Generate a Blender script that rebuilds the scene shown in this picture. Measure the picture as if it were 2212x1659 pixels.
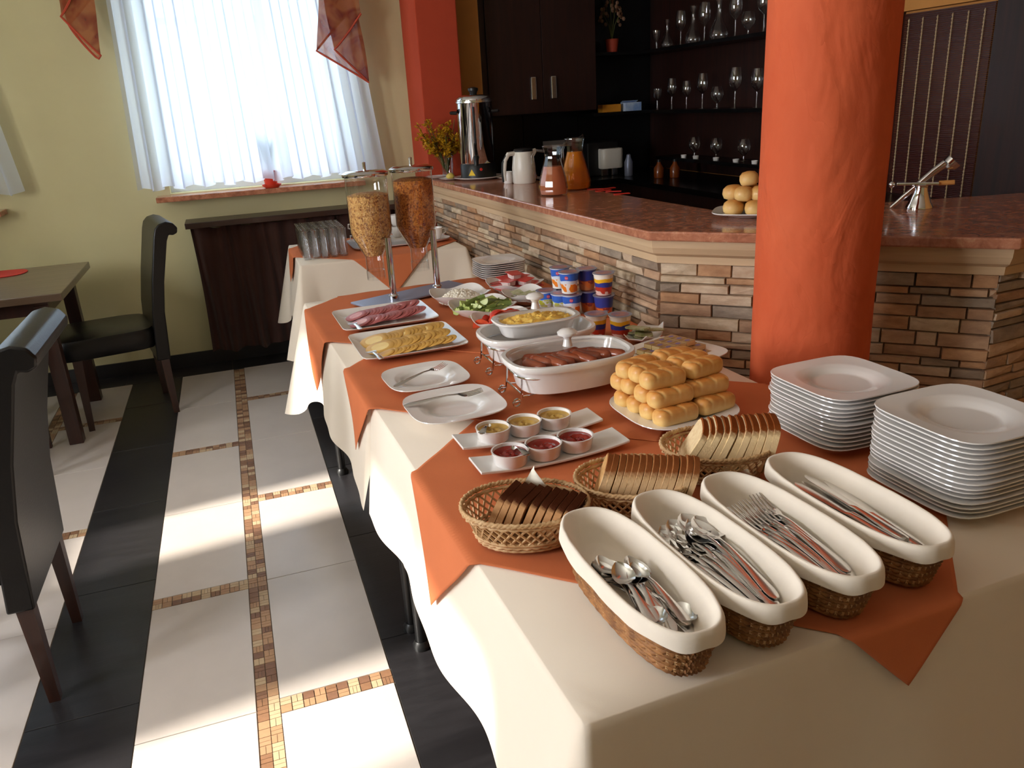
import bpy, math, random
from mathutils import Vector, Matrix, noise
PI = math.pi
rnd = random.Random(7)
sc = bpy.context.scene
col = sc.collection
for o in list(bpy.data.objects): bpy.data.objects.remove(o)

# ------------------------------------------------------------------ camera
CAM_H = 1.47; FPX = 1712.9
RW = (Vector((0.94146113, -0.33260876, -0.05497597)),      # image right, in world axes
      Vector((-0.16108426, -0.30057552, -0.9400565)),      # image down
      Vector((0.2961466, 0.89388241, -0.3365582)))         # forward
cd = bpy.data.cameras.new('camera'); cam = bpy.data.objects.new('camera', cd); col.objects.link(cam)
m = Matrix.Identity(4)
for i in range(3):
    m[i][0] = RW[0][i]; m[i][1] = -RW[1][i]; m[i][2] = -RW[2][i]
m[2][3] = CAM_H
cam.matrix_world = m
cd.sensor_width = 36.0; cd.lens = FPX / 2212 * 36; cd.clip_start = 0.05; cd.clip_end = 200
sc.camera = cam

def at(px, py, z=None, x=None, y=None):
    """photo pixel -> point on a known plane of the room"""
    d = RW[0] * ((px - 1106) / FPX) + RW[1] * ((py - 829.5) / FPX) + RW[2]
    if z is not None: t = (z - CAM_H) / d.z
    elif y is not None: t = y / d.y
    else: t = x / d.x
    return Vector((0, 0, CAM_H)) + d * t

# ------------------------------------------------------------------ light
sc.view_settings.view_transform = 'Standard'; sc.view_settings.look = 'None'
sc.view_settings.gamma = 1.0; sc.view_settings.use_curve_mapping = False
sc.view_settings.exposure = 0.34
sc.cycles.transparent_max_bounces = 48
w = bpy.data.worlds.new('sky'); sc.world = w; w.use_nodes = True
bg = w.node_tree.nodes['Background']; bg.inputs[0].default_value = (0.72, 0.86, 1.0, 1); bg.inputs[1].default_value = 1.9
sl = bpy.data.lights.new('sun', 'SUN'); sl.energy = 11.0; sl.angle = math.radians(2.4); sl.color = (1.0, 0.93, 0.82)
so = bpy.data.objects.new('sun', sl); col.objects.link(so)
SUN_EL = math.radians(28.5)
sd = Vector((math.cos(SUN_EL) * 0.99, math.cos(SUN_EL) * 0.13, -math.sin(SUN_EL)))
so.rotation_euler = sd.to_track_quat('-Z', 'Y').to_euler()
WIN_L = [(0.62, 1.58), (2.42, 2.86)]      # windows of the left wall (y ranges)
WL_X = -2.6; WL_Z0, WL_Z1 = 1.0, 2.25
def daylight(name, loc, rot, sx, sy, power, color=(0.86, 0.93, 1.0)):
    l = bpy.data.lights.new(name, 'AREA'); l.shape = 'RECTANGLE'; l.size = sx; l.size_y = sy; l.energy = power; l.color = color
    o = bpy.data.objects.new(name, l); o.location = loc; o.rotation_euler = rot; col.objects.link(o)
for (a, b) in WIN_L:                                # daylight entering by the side windows
    daylight('window_daylight', (WL_X - 0.16, (a + b) / 2, (WL_Z0 + WL_Z1) / 2), (0, -PI / 2, 0), WL_Z1 - WL_Z0, b - a, 78 * (b - a), (0.95, 0.96, 1.0))
daylight('window_daylight', (0.2, 5.36, 1.68), (-PI / 2, 0, 0), 1.05, 1.2, 8)
daylight('window_daylight', (-1.93, 5.36, 1.68), (-PI / 2, 0, 0), 1.0, 1.2, 10)

# ------------------------------------------------------------------ materials
def lin(c):
    out = []
    for v in c[:3]:
        v = v / 255.0
        out.append(v / 12.92 if v <= 0.04045 else ((v + 0.055) / 1.055) ** 2.4)
    return tuple(out) + (1.0,)
class NT:
    def __init__(s, name):
        s.m = bpy.data.materials.new(name); s.m.use_nodes = True; s.t = s.m.node_tree; s.n = s.t.nodes
        s.p = s.n['Principled BSDF']; s.out = s.n['Material Output']
    def add(s, typ, **k):
        nd = s.n.new(typ)
        for a, b in k.items():
            if hasattr(nd, a): setattr(nd, a, b)
            else: nd.inputs[a.replace('_', ' ')].default_value = b
        return nd
    def l(s, a, b): s.t.links.new(a, b)
    def coords(s, scale=(1, 1, 1), kind='Object'):
        tc = s.add('ShaderNodeTexCoord'); mp = s.add('ShaderNodeMapping'); mp.inputs['Scale'].default_value = scale
        s.l(tc.outputs[kind], mp.inputs[0]); return mp.outputs[0]
    def noise(s, vec, scale, detail=4, rough=.55, dist=0):
        nd = s.add('ShaderNodeTexNoise'); nd.inputs['Scale'].default_value = scale; nd.inputs['Detail'].default_value = detail
        nd.inputs['Roughness'].default_value = rough; nd.inputs['Distortion'].default_value = dist
        s.l(vec, nd.inputs['Vector']); return nd.outputs[0]
    def ramp(s, fac, stops, interp='LINEAR'):
        nd = s.add('ShaderNodeValToRGB'); cr = nd.color_ramp; cr.interpolation = interp
        while len(cr.elements) < len(stops): cr.elements.new(0.5)
        for e, (p, c) in zip(cr.elements, stops): e.position = p; e.color = lin(c)
        s.l(fac, nd.inputs[0]); return nd.outputs[0]
    def mix(s, fac, a, b, mode='MIX'):
        nd = s.add('ShaderNodeMix'); nd.data_type = 'RGBA'; nd.blend_type = mode
        for i, x in ((0, fac), (6, a), (7, b)):
            if isinstance(x, (int, float)): nd.inputs[i].default_value = x
            elif isinstance(x, tuple): nd.inputs[i].default_value = x
            else: s.l(x, nd.inputs[i])
        return nd.outputs[2]
    def math(s, op, a, b=0.0):
        nd = s.add('ShaderNodeMath'); nd.operation = op
        for i, x in ((0, a), (1, b)):
            if isinstance(x, (int, float)): nd.inputs[i].default_value = x
            else: s.l(x, nd.inputs[i])
        return nd.outputs[0]
    def bump(s, h, strength=.3, dist=.002):
        nd = s.add('ShaderNodeBump'); nd.inputs['Strength'].default_value = strength; nd.inputs['Distance'].default_value = dist
        s.l(h, nd.inputs['Height']); s.l(nd.outputs[0], s.p.inputs['Normal'])
    def set(s, **k):
        for a, b in k.items(): s.p.inputs[a.replace('_', ' ')].default_value = b
    def color(s, x):
        if isinstance(x, tuple): s.p.inputs['Base Color'].default_value = x
        else: s.l(x, s.p.inputs['Base Color'])
MT = {}
def mat(name, c, rough=.5, metal=0.0, var=0.0, vs=8.0, bump=0.0, bs=60.0, bd=.002, spec=.5, stretch=(1, 1, 1), c2=None, coat=0.0, sheen=0.0):
    t = NT(name); t.set(Roughness=rough, Metallic=metal); t.p.inputs['Specular IOR Level'].default_value = spec
    t.p.inputs['Coat Weight'].default_value = coat; t.p.inputs['Sheen Weight'].default_value = sheen
    base = lin(c)
    if var or c2:
        v = t.coords(stretch); nz = t.noise(v, vs)
        dark = lin(c2) if c2 else tuple(x * (1 - var) for x in base[:3]) + (1,)
        t.color(t.mix(t.ramp(nz, [(.32, (0, 0, 0)), (.68, (255, 255, 255))]), dark, base))
    else: t.color(base)
    if bump:
        t.bump(t.noise(t.coords(stretch), bs, 3), bump, bd)
    MT[name] = t.m; return t.m
def thin_glass(name, tint=(1, 1, 1), ior=1.45, rough=0.0, gain=1.0):
    t = NT(name); t.n.remove(t.p)
    fr = t.add('ShaderNodeLayerWeight'); fr.inputs[0].default_value = .5
    fac = t.math('ADD', t.math('MULTIPLY', t.math('POWER', fr.outputs[1], 4.0), .75), .05)
    tr = t.add('ShaderNodeBsdfTransparent'); tr.inputs[0].default_value = tint + (1,)
    gl = t.add('ShaderNodeBsdfGlossy'); gl.inputs['Roughness'].default_value = rough
    mx = t.add('ShaderNodeMixShader')
    t.l(t.math('MULTIPLY', fac, gain), mx.inputs[0]); t.l(tr.outputs[0], mx.inputs[1]); t.l(gl.outputs[0], mx.inputs[2]); t.l(mx.outputs[0], t.out.inputs[0])
    MT[name] = t.m
def sheer(name, c, clear, trans=.6, pattern=None):
    t = NT(name); t.n.remove(t.p)
    d = t.add('ShaderNodeBsdfDiffuse'); tl = t.add('ShaderNodeBsdfTranslucent'); tp = t.add('ShaderNodeBsdfTransparent')
    if pattern:
        cc = t.mix(t.ramp(t.noise(t.coords(), pattern[1], 2, .5, 1.5), [(.4, (0, 0, 0)), (.6, (255, 255, 255))]), lin(c), lin(pattern[0]))
        t.l(cc, d.inputs[0]); t.l(cc, tl.inputs[0])
    else:
        d.inputs[0].default_value = lin(c); tl.inputs[0].default_value = lin(c)
    m1 = t.add('ShaderNodeMixShader'); m1.inputs[0].default_value = trans; t.l(d.outputs[0], m1.inputs[1]); t.l(tl.outputs[0], m1.inputs[2])
    m2 = t.add('ShaderNodeMixShader'); m2.inputs[0].default_value = clear; t.l(m1.outputs[0], m2.inputs[1]); t.l(tp.outputs[0], m2.inputs[2]); t.l(m2.outputs[0], t.out.inputs[0])
    MT[name] = t.m

mat('wall_green', (212, 204, 160), .9, var=.06, vs=3, bump=.15, bs=90, bd=.001, spec=.2)
mat('ceiling', (232, 226, 210), .9)
mat('wall_cream', (222, 205, 170), .9)
mat('ochre', (205, 140, 70), .85, var=.1, vs=6, bump=.2, bs=60)
def plaster(name, c, c2):
    t = NT(name); t.set(Roughness=.75); t.p.inputs['Specular IOR Level'].default_value = .25
    v = t.coords((1, 1, .55)); nz = t.noise(v, 5, 5, .6)
    t.color(t.mix(t.ramp(nz, [(.3, (0, 0, 0)), (.7, (255, 255, 255))]), lin(c2), lin(c)))
    wv = t.add('ShaderNodeVectorMath'); wv.operation = 'MULTIPLY_ADD'
    nd = t.add('ShaderNodeTexNoise'); nd.inputs['Scale'].default_value = 4; t.l(v, nd.inputs['Vector'])
    wv.inputs[1].default_value = (.28, .28, .28); t.l(nd.outputs['Color'], wv.inputs[0]); t.l(v, wv.inputs[2])
    saw = t.math('FRACT', t.math('MULTIPLY', t.noise(v, 5.0, 3, .5, 1.6), 5.0))
    ms = t.add('ShaderNodeMapRange'); ms.inputs[1].default_value = .42; ms.inputs[2].default_value = .6; t.l(t.noise(v, 7, 3), ms.inputs[0])
    h = t.math('ADD', t.math('MULTIPLY', t.math('MULTIPLY', saw, ms.outputs[0]), .7), t.math('MULTIPLY', t.noise(v, 12, 5, .6), .45))
    t.bump(h, .75, .008); MT[name] = t.m
plaster('orange_plaster', (216, 104, 64), (204, 88, 50))
mat('orange_paint', (190, 74, 48), .8, var=.08, vs=7, bump=.25, bs=40, bd=.002, spec=.2)
mat('tile_light', (200, 190, 182), .32, var=.06, vs=7, bump=.05, bs=30, spec=.45)
mat('tile_black', (38, 36, 38), .35, var=.35, vs=5, stretch=(1, 6, 1), bump=.12, bs=25, spec=.5)
mat('grout', (120, 108, 96), .9)
mat('mosaic_tan', (172, 134, 100), .5, var=.12, vs=60); mat('mosaic_brown', (140, 102, 74), .5, var=.2, vs=60)
mat('mosaic_cream', (190, 164, 130), .5, var=.1, vs=60); mat('mosaic_rust', (126, 90, 68), .5, var=.2, vs=60)
STONES = []
for i, (c, c2) in enumerate([((206, 172, 140), (178, 142, 112)), ((194, 158, 126), (164, 130, 104)), ((216, 192, 164), (190, 160, 132)), ((172, 154, 134), (142, 126, 110)),
                             ((204, 160, 120), (172, 128, 94)), ((222, 202, 174), (186, 160, 128)), ((166, 144, 122), (136, 118, 102)), ((186, 146, 114), (154, 120, 94))]):
    STONES.append(mat('stone_%d' % i, c, .85, c2=c2, vs=18, stretch=(1, 1, 2), bump=.7, bs=45, bd=.005, spec=.25))
mat('stone_joint', (116, 92, 70), .95)
mat('travertine', (214, 184, 146), .6, c2=(190, 158, 122), vs=3, stretch=(.4, .4, 9), bump=.1, bs=60)
def granite():
    t = NT('granite'); t.set(Roughness=.14); t.p.inputs['Specular IOR Level'].default_value = .55
    v = t.coords(); a = t.noise(v, 26, 6, .7, .6); b = t.noise(v, 90, 3, .6)
    cc = t.ramp(a, [(.3, (136, 86, 66)), (.48, (184, 120, 92)), (.6, (204, 142, 110)), (.72, (230, 188, 152))])
    t.color(t.mix(t.math('MULTIPLY', b, .5), cc, lin((160, 100, 74)))); MT['granite'] = t.m
granite()
def wood(name, c, c2, rough=.35, sc_=(12, 12, .8), coat=.2):
    t = NT(name); t.set(Roughness=rough); t.p.inputs['Coat Weight'].default_value = coat
    nz = t.noise(t.coords(sc_), 3.0, 5, .6, .8)
    t.color(t.ramp(nz, [(.3, c2), (.7, c)])); t.bump(nz, .06, .001); MT[name] = t.m
wood('wenge', (52, 22, 14), (30, 12, 8), .5, coat=.05)
wood('dark_wood', (66, 40, 28), (44, 26, 18), .4, (.8, 12, 12))
wood('chair_wood', (62, 30, 18), (40, 19, 11), .42)
wood('table_wood', (112, 92, 74), (88, 70, 54), .3, (.8, 10, 10), .3)
mat('black_panel', (12, 12, 13), .25, spec=.4)
mat('black_plastic', (16, 16, 17), .4)
mat('leather', (14, 12, 11), .36, var=.25, vs=14, bump=.25, bs=140, bd=.0015, spec=.32)
mat('cream_cloth', (238, 224, 206), .9, var=.03, vs=5, bump=.12, bs=420, bd=.0006, spec=.1)
mat('orange_cloth', (210, 120, 78), .88, var=.07, vs=7, bump=.2, bs=380, bd=.0008, spec=.08)
mat('liner_cloth', (240, 228, 212), .92, var=.05, vs=20, bump=.15, bs=260, bd=.0008, spec=.1)
mat('curtain_brown', (66, 34, 24), .9, var=.25, vs=6, sheen=.2)
mat('porcelain', (238, 234, 230), .12, spec=.55, coat=.3)
mat('plastic_white', (226, 220, 208), .3)
mat('steel', (222, 220, 217), .2, metal=1.0)
mat('chrome', (225, 225, 228), .06, metal=1.0)
mat('brushed', (150, 158, 182), .42, metal=.45)
mat('wicker', (176, 120, 66), .65, c2=(116, 72, 36), vs=50, bump=.5, bs=180, bd=.001)
mat('wicker_pale', (222, 186, 138), .65, c2=(184, 140, 92), vs=50, bump=.5, bs=180, bd=.001)
mat('bread_dark_crumb', (160, 112, 70), .9, c2=(124, 80, 46), vs=110, bump=.6, bs=160, bd=.002)
mat('bread_mid_crumb', (214, 168, 108), .9, c2=(190, 138, 78), vs=110, bump=.6, bs=160, bd=.002)
mat('bread_white_crumb', (240, 216, 172), .9, c2=(226, 194, 146), vs=110, bump=.5, bs=170, bd=.0015)
def crust_mat(name, top, side, z0, z1):
    t = NT(name); t.set(Roughness=.95); t.p.inputs['Specular IOR Level'].default_value = .08
    tc = t.add('ShaderNodeTexCoord'); sx = t.add('ShaderNodeSeparateXYZ'); t.l(tc.outputs['Object'], sx.inputs[0])
    mr = t.add('ShaderNodeMapRange'); mr.inputs[1].default_value = z0; mr.inputs[2].default_value = z1; t.l(sx.outputs[2], mr.inputs[0])
    nz = t.noise(t.coords(), 110, 5, .65)
    f = t.math('ADD', mr.outputs[0], t.math('MULTIPLY', t.math('SUBTRACT', nz, .5), .9))
    t.color(t.ramp(f, [(.25, side), (.75, top)])); t.bump(nz, .6, .003); MT[name] = t.m
crust_mat('bread_dark_crust', (84, 44, 26), (194, 146, 100), .058, .067)
crust_mat('bread_mid_crust', (156, 96, 54), (224, 188, 142), .058, .088)
crust_mat('bread_white_crust', (140, 74, 32), (246, 218, 168), .080, .101)
def roll_mat(name, top, side, z0, z1, cuts=False):
    t = NT(name); t.set(Roughness=.5); t.p.inputs['Coat Weight'].default_value = .15
    tc = t.add('ShaderNodeTexCoord'); sx = t.add('ShaderNodeSeparateXYZ'); t.l(tc.outputs['Object'], sx.inputs[0])
    mr = t.add('ShaderNodeMapRange'); mr.inputs[1].default_value = z0; mr.inputs[2].default_value = z1; t.l(sx.outputs[2], mr.inputs[0])
    nz = t.noise(t.coords(), 45, 4)
    f = t.math('ADD', mr.outputs[0], t.math('MULTIPLY', t.math('SUBTRACT', nz, .5), .9))
    cc = t.ramp(f, [(.1, side), (.55, tuple((a + b) / 2 for a, b in zip(top, side))), (.95, top)])
    if cuts:
        ph = t.math('ADD', t.math('MULTIPLY', sx.outputs[0], 9.0 / .056), t.math('MULTIPLY', sx.outputs[1], 70.0))
        cut = t.math('POWER', t.math('MAXIMUM', t.math('COSINE', ph), 0.0), 6.0)
        cc = t.mix(t.math('MULTIPLY', cut, .75), cc, lin((244, 206, 134)))
    t.color(cc); t.bump(nz, .2, .002); MT[name] = t.m
roll_mat('milk_roll', (214, 138, 60), (246, 206, 130), .012, .040, True)
roll_mat('bun', (206, 140, 66), (238, 200, 130), .012, .05)
mat('ham', (228, 170, 160), .45, c2=(212, 142, 136), vs=40, spec=.5)
mat('ham_rind', (220, 158, 152), .5, c2=(204, 132, 130), vs=40); mat('ham_edge', (176, 94, 92), .5); mat('cheese_edge', (222, 172, 84), .5)
mat('cheese', (246, 216, 140), .5, c2=(240, 204, 120), vs=14)
mat('cheese_smoked', (226, 176, 84), .5, c2=(206, 148, 60), vs=14)
mat('cottage', (244, 236, 220), .5, bump=.4, bs=200)
mat('cucumber_flesh', (196, 206, 128), .35, c2=(170, 186, 96), vs=40)
mat('cucumber_skin', (130, 152, 78), .35, var=.3, vs=40)
mat('tomato', (206, 46, 24), .2, c2=(186, 36, 18), vs=20, spec=.6)
mat('tomato_flesh', (226, 92, 52), .3, c2=(206, 60, 36), vs=60, spec=.6)
mat('egg', (252, 218, 116), .5, c2=(244, 188, 70), vs=45, bump=.4, bs=90, bd=.003)
mat('sausage', (164, 80, 44), .22, c2=(136, 58, 30), vs=30, spec=.6)
mat('broth', (120, 66, 46), .1, spec=.4)
mat('mustard', (206, 168, 86), .35, c2=(184, 144, 62), vs=50, bump=.4, bs=70, bd=.003)
mat('ketchup', (150, 34, 16), .18, c2=(124, 22, 10), vs=30, spec=.6)
mat('foil_red', (196, 42, 40), .3, c2=(214, 70, 62), vs=40); mat('pack_clear', (226, 214, 208), .25)
mat('butter_gold', (196, 156, 92), .3, c2=(168, 126, 84), vs=60, metal=.2); mat('butter_side', (236, 214, 156), .4); mat('violet_print', (128, 108, 168), .4)
mat('green_pack', (150, 160, 96), .35, c2=(206, 200, 170), vs=70)
mat('napkin', (246, 240, 222), .9); mat('red_paper', (206, 44, 26), .6)
mat('yellow', (240, 200, 30), .6); mat('blossom', (222, 176, 26), .6, c2=(190, 140, 14), vs=40); mat('stem', (92, 96, 40), .8); mat('leaf', (70, 96, 44), .7)
mat('terracotta', (190, 74, 48), .7); mat('pot_red', (208, 60, 34), .5)
mat('carton_yellow', (226, 150, 40), .6); mat('carton_blue', (120, 160, 220), .5, c2=(214, 228, 244), vs=14)
mat('sticker_grey', (130, 120, 112), .6); mat('label_white', (240, 240, 244), .5); mat('pink_mark', (222, 70, 96), .5); mat('navy', (34, 56, 140), .45)
mat('blind', (66, 18, 13), .4, var=.35, vs=40, stretch=(1, 1, 6)); mat('cord', (196, 170, 132), .8)
mat('lid_print', (196, 120, 80), .3, c2=(96, 92, 160), vs=30, metal=.3)
mat('amber', (120, 56, 16), .2)
mat('lemon', (222, 196, 96), .5)
mat('house_wall', (206, 212, 220), .9); mat('grass', (110, 128, 90), .95)
mat('frame_white', (236, 236, 236), .5)
thin_glass('glass', (.95, .96, .96), gain=1.8); thin_glass('tumbler_glass', (.972, .976, .978), gain=1.5); thin_glass('glass_bar', (.92, .93, .94), gain=3.6); thin_glass('pane', (.97, .99, 1.0), gain=.5); thin_glass('lid_glass', (.97, .97, .96), gain=.6); thin_glass('rim_glass', (.9, .92, .94), gain=6)
def liquid(name, c, dens=.55):
    t = NT(name); t.set(Roughness=.08); t.color(lin(c)); t.p.inputs['Transmission Weight'].default_value = dens; t.p.inputs['IOR'].default_value = 1.2; MT[name] = t.m
liquid('juice_orange', (246, 150, 30), .4); liquid('juice_red', (226, 138, 96), .35)
sheer('curtain_white', (236, 243, 255), .12, .68)
sheer('swag', (196, 126, 84), .3, .45, ((150, 60, 50), 6))
def cereal(name, c1, c2, c3):
    t = NT(name); t.set(Roughness=.65)
    vo = t.add('ShaderNodeTexVoronoi'); vo.inputs['Scale'].default_value = 170; t.l(t.coords(), vo.inputs['Vector'])
    sp = t.add('ShaderNodeSeparateColor'); t.l(vo.outputs['Color'], sp.inputs[0])
    t.color(t.ramp(sp.outputs[0], [(0, c3), (.35, c2), (.8, c1)]))
    t.bump(vo.outputs['Distance'], .8, .004); MT[name] = t.m
cereal('muesli', (230, 180, 108), (206, 146, 78), (140, 84, 44)); cereal('flakes', (222, 140, 56), (196, 108, 36), (140, 70, 20))
def cup_print(name, stops, fruit, f0, f1):
    t = NT(name); t.set(Roughness=.3)
    tc = t.add('ShaderNodeTexCoord'); sx = t.add('ShaderNodeSeparateXYZ'); t.l(tc.outputs['Object'], sx.inputs[0])
    nz = t.noise(t.coords(), 26, 2)
    zz = t.math('ADD', t.math('DIVIDE', sx.outputs[2], .074), t.math('MULTIPLY', t.math('SUBTRACT', nz, .5), .16))
    base = t.ramp(zz, stops, 'CONSTANT')
    band = t.math('MULTIPLY', t.math('GREATER_THAN', zz, f0), t.math('LESS_THAN', zz, f1))
    blob = t.math('GREATER_THAN', t.noise(t.coords(), 38, 1), .47)
    t.color(t.mix(t.math('MULTIPLY', band, blob), base, lin(fruit))); MT[name] = t.m
cup_print('cup_orange', [(0, (244, 238, 232)), (.5, (222, 232, 248)), (.62, (56, 104, 200)), (.97, (235, 235, 240))], (240, 132, 36), .12, .46)
cup_print('cup_yellow', [(0, (226, 190, 180)), (.2, (176, 66, 50)), (.38, (52, 64, 150)), (.6, (246, 190, 40)), (.78, (248, 240, 226))], (190, 60, 40), .1, .4)
cup_print('cup_green', [(0, (240, 242, 246)), (.42, (214, 226, 206)), (.62, (60, 110, 205)), (.95, (235, 235, 240))], (190, 190, 60), .25, .6)
cup_print('cup_dark', [(0, (200, 120, 70)), (.3, (150, 60, 50)), (.48, (48, 60, 140)), (.95, (90, 90, 140))], (214, 110, 50), .12, .45)

# ------------------------------------------------------------------ mesh helpers
class MB:
    def __init__(s): s.v = []; s.f = []
    def add(s, vs, fs, M=None):
        o = len(s.v)
        s.v += [tuple(M @ Vector(p)) if M else tuple(p) for p in vs]
        s.f += [tuple(i + o for i in f) for f in fs]; return s
    def box(s, x0, x1, y0, y1, z0, z1, M=None):
        v = [(x, y, z) for z in (z0, z1) for y in (y0, y1) for x in (x0, x1)]
        return s.add(v, [(0, 2, 3, 1), (4, 5, 7, 6), (0, 1, 5, 4), (2, 6, 7, 3), (0, 4, 6, 2), (1, 3, 7, 5)], M)
    def loft(s, rings, cap0=True, cap1=True, M=None, closed=True):
        n = len(rings[0]); v = [p for r in rings for p in r]; f = []
        for i in range(len(rings) - 1):
            for j in range(n if closed else n - 1):
                k = (j + 1) % n
                f.append((i * n + j, i * n + k, (i + 1) * n + k, (i + 1) * n + j))
        if cap0: f.append(tuple(range(n - 1, -1, -1)))
        if cap1: f.append(tuple((len(rings) - 1) * n + j for j in range(n)))
        return s.add(v, f, M)
    def lathe(s, prof, n=24, M=None, cap0=True, cap1=True):
        return s.loft([[(r * math.cos(2 * PI * j / n), r * math.sin(2 * PI * j / n), z) for j in range(n)] for r, z in prof], cap0, cap1, M)
    def se(s, prof, n=48, M=None, cap0=True, cap1=True):
        """superellipse loft: prof = (a, b, exponent, z)"""
        return s.loft([sering(a, b, e, z, n) for a, b, e, z in prof], cap0, cap1, M)
    def tube(s, pts, r, n=7, M=None, closed=False, cap=True):
        P = [Vector(p) for p in pts]; N = len(P); rings = []; prev = None
        for i in range(N):
            if closed: t = P[(i + 1) % N] - P[i - 1]
            else: t = P[min(i + 1, N - 1)] - P[max(i - 1, 0)]
            if t.length < 1e-9: t = Vector((0, 0, 1))
            t.normalize()
            if prev is None:
                a = Vector((0, 0, 1)) if abs(t.z) < .9 else Vector((1, 0, 0)); prev = t.cross(a).normalized()
            u = (prev - t * prev.dot(t))
            u = u.normalized() if u.length > 1e-6 else t.orthogonal().normalized()
            prev = u; w_ = t.cross(u); rr = r[i] if isinstance(r, (list, tuple)) else r
            rings.append([P[i] + u * (rr * math.cos(2 * PI * j / n)) + w_ * (rr * math.sin(2 * PI * j / n)) for j in range(n)])
        if closed: rings.append(rings[0]); return s.loft(rings, False, False, M)
        return s.loft(rings, cap, cap, M)
    def ball(s, a, b, c, n=12, m=8, M=None):
        pr = []
        for i in range(m + 1):
            t = -PI / 2 + PI * i / m; pr.append((max(math.cos(t), .02), math.sin(t)))
        return s.loft([[(a * r * math.cos(2 * PI * j / n), b * r * math.sin(2 * PI * j / n), c * z) for j in range(n)] for r, z in pr], True, True, M)
    def grid(s, nu, nv, fn, M=None):
        v = [fn(i / nu, j / nv) for i in range(nu + 1) for j in range(nv + 1)]
        f = [(i * (nv + 1) + j, (i + 1) * (nv + 1) + j, (i + 1) * (nv + 1) + j + 1, i * (nv + 1) + j + 1) for i in range(nu) for j in range(nv)]
        return s.add(v, f, M)
    def prism(s, poly, z0, z1, M=None):
        return s.loft([[(x, y, z0) for x, y in poly], [(x, y, z1) for x, y in poly]], True, True, M)
    def mesh(s, name, mt, smooth=True, ang=38):
        me = bpy.data.meshes.new(name); me.from_pydata(s.v, [], s.f); me.update()
        if mt: me.materials.append(MT[mt] if isinstance(mt, str) else mt)
        if smooth:
            me.shade_smooth(); me.set_sharp_from_angle(angle=math.radians(ang))
        return me
def sering(a, b, e, z, n):
    out = []
    for j in range(n):
        t = 2 * PI * j / n; c, q = math.cos(t), math.sin(t)
        r = (abs(c) ** e + abs(q) ** e) ** (-1.0 / e)
        out.append((a * r * c, b * r * q, z))
    return out
def put(name, me, parent=None, loc=(0, 0, 0), rot=(0, 0, 0), scale=None):
    o = bpy.data.objects.new(name, me); col.objects.link(o); o.parent = parent; o.location = loc; o.rotation_euler = rot
    if scale: o.scale = scale if isinstance(scale, (tuple, list)) else (scale,) * 3
    return o
def part(name, mb, mt, parent=None, loc=(0, 0, 0), rot=(0, 0, 0), smooth=True, bevel=0, ang=38, solid=0, sub=0):
    o = put(name, mb.mesh(name, mt, smooth, ang), parent, loc, rot)
    if solid:
        md = o.modifiers.new('thickness', 'SOLIDIFY'); md.thickness = solid; md.offset = 0
    if bevel:
        md = o.modifiers.new('bevel', 'BEVEL'); md.width = bevel; md.segments = 2; md.limit_method = 'ANGLE'
    if sub:
        md = o.modifiers.new('sub', 'SUBSURF'); md.levels = sub; md.render_levels = sub
    return o
def tag(o, label, cat, group=None, kind=None):
    o['label'] = label; o['category'] = cat
    if group: o['group'] = group
    if kind: o['kind'] = kind
    return o
def thing(name, label, cat, loc=(0, 0, 0), rz=0, group=None):
    o = put(name, None, None, loc, (0, 0, rz)); return tag(o, label, cat, group)
def struct(o): o['kind'] = 'structure'; return o
def copy_tree(o, parent=None):
    c = o.copy(); col.objects.link(c); c.parent = parent
    for ch in list(o.children): copy_tree(ch, c)
    return c
def dup(root, loc, rot=(0, 0, 0), label=None, scale=None):
    c = copy_tree(root); c.location = loc; c.rotation_euler = rot
    if scale: c.scale = (scale,) * 3
    if label: c['label'] = label
    return c
def place(proto, first, loc, rot=(0, 0, 0), label=None, scale=None):
    """first placement moves the prototype itself"""
    if first:
        proto.location = loc; proto.rotation_euler = rot
        if label: proto['label'] = label
        if scale: proto.scale = (scale,) * 3
        return proto
    return dup(proto, loc, rot, label, scale)
def Rx(a): return Matrix.Rotation(a, 4, 'X')
def Ry(a): return Matrix.Rotation(a, 4, 'Y')
def Rz(a): return Matrix.Rotation(a, 4, 'Z')
def Tr(x, y, z): return Matrix.Translation((x, y, z))
def text_mesh(body, size):
    cu = bpy.data.curves.new('lettering', 'FONT'); cu.body = body; cu.size = size; cu.align_x = 'CENTER'; cu.resolution_u = 2
    ob = bpy.data.objects.new('lettering', cu); me = bpy.data.meshes.new_from_object(ob)
    v = [tuple(p.co) for p in me.vertices]; f = [tuple(p.vertices) for p in me.polygons]
    bpy.data.objects.remove(ob); bpy.data.curves.remove(cu); bpy.data.meshes.remove(me); return v, f
# ------------------------------------------------------------------ the room
CEIL = 2.75; XR = 3.0; YB = 5.45; YW = 5.2; YN = -3.0
struct(part('ceiling', MB().box(WL_X - .2, XR + .2, YN - .2, YB + .2, CEIL, CEIL + .1), 'ceiling', smooth=False))
W1 = (-.33, .74, 1.06, 2.32); W2 = (-2.45, -1.42, 1.06, 2.32)
def wall_y(name, x0, x1, y0, y1, holes, mt):
    b = MB(); xs = x0
    for (a, c, z0, z1) in sorted(holes):
        b.box(xs, a, y0, y1, 0, CEIL); b.box(a, c, y0, y1, 0, z0); b.box(a, c, y0, y1, z1, CEIL); xs = c
    b.box(xs, x1, y0, y1, 0, CEIL); return struct(part(name, b, mt, smooth=False))
wall_y('wall_far', WL_X, 1.149, YW, YW + .25, [W1, W2], 'wall_green')
b = MB(); ys = YN
for (a, c) in sorted(WIN_L):
    b.box(WL_X - .25, WL_X, ys, a, 0, CEIL); b.box(WL_X - .25, WL_X, a, c, 0, WL_Z0); b.box(WL_X - .25, WL_X, a, c, WL_Z1, CEIL); ys = c
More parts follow.
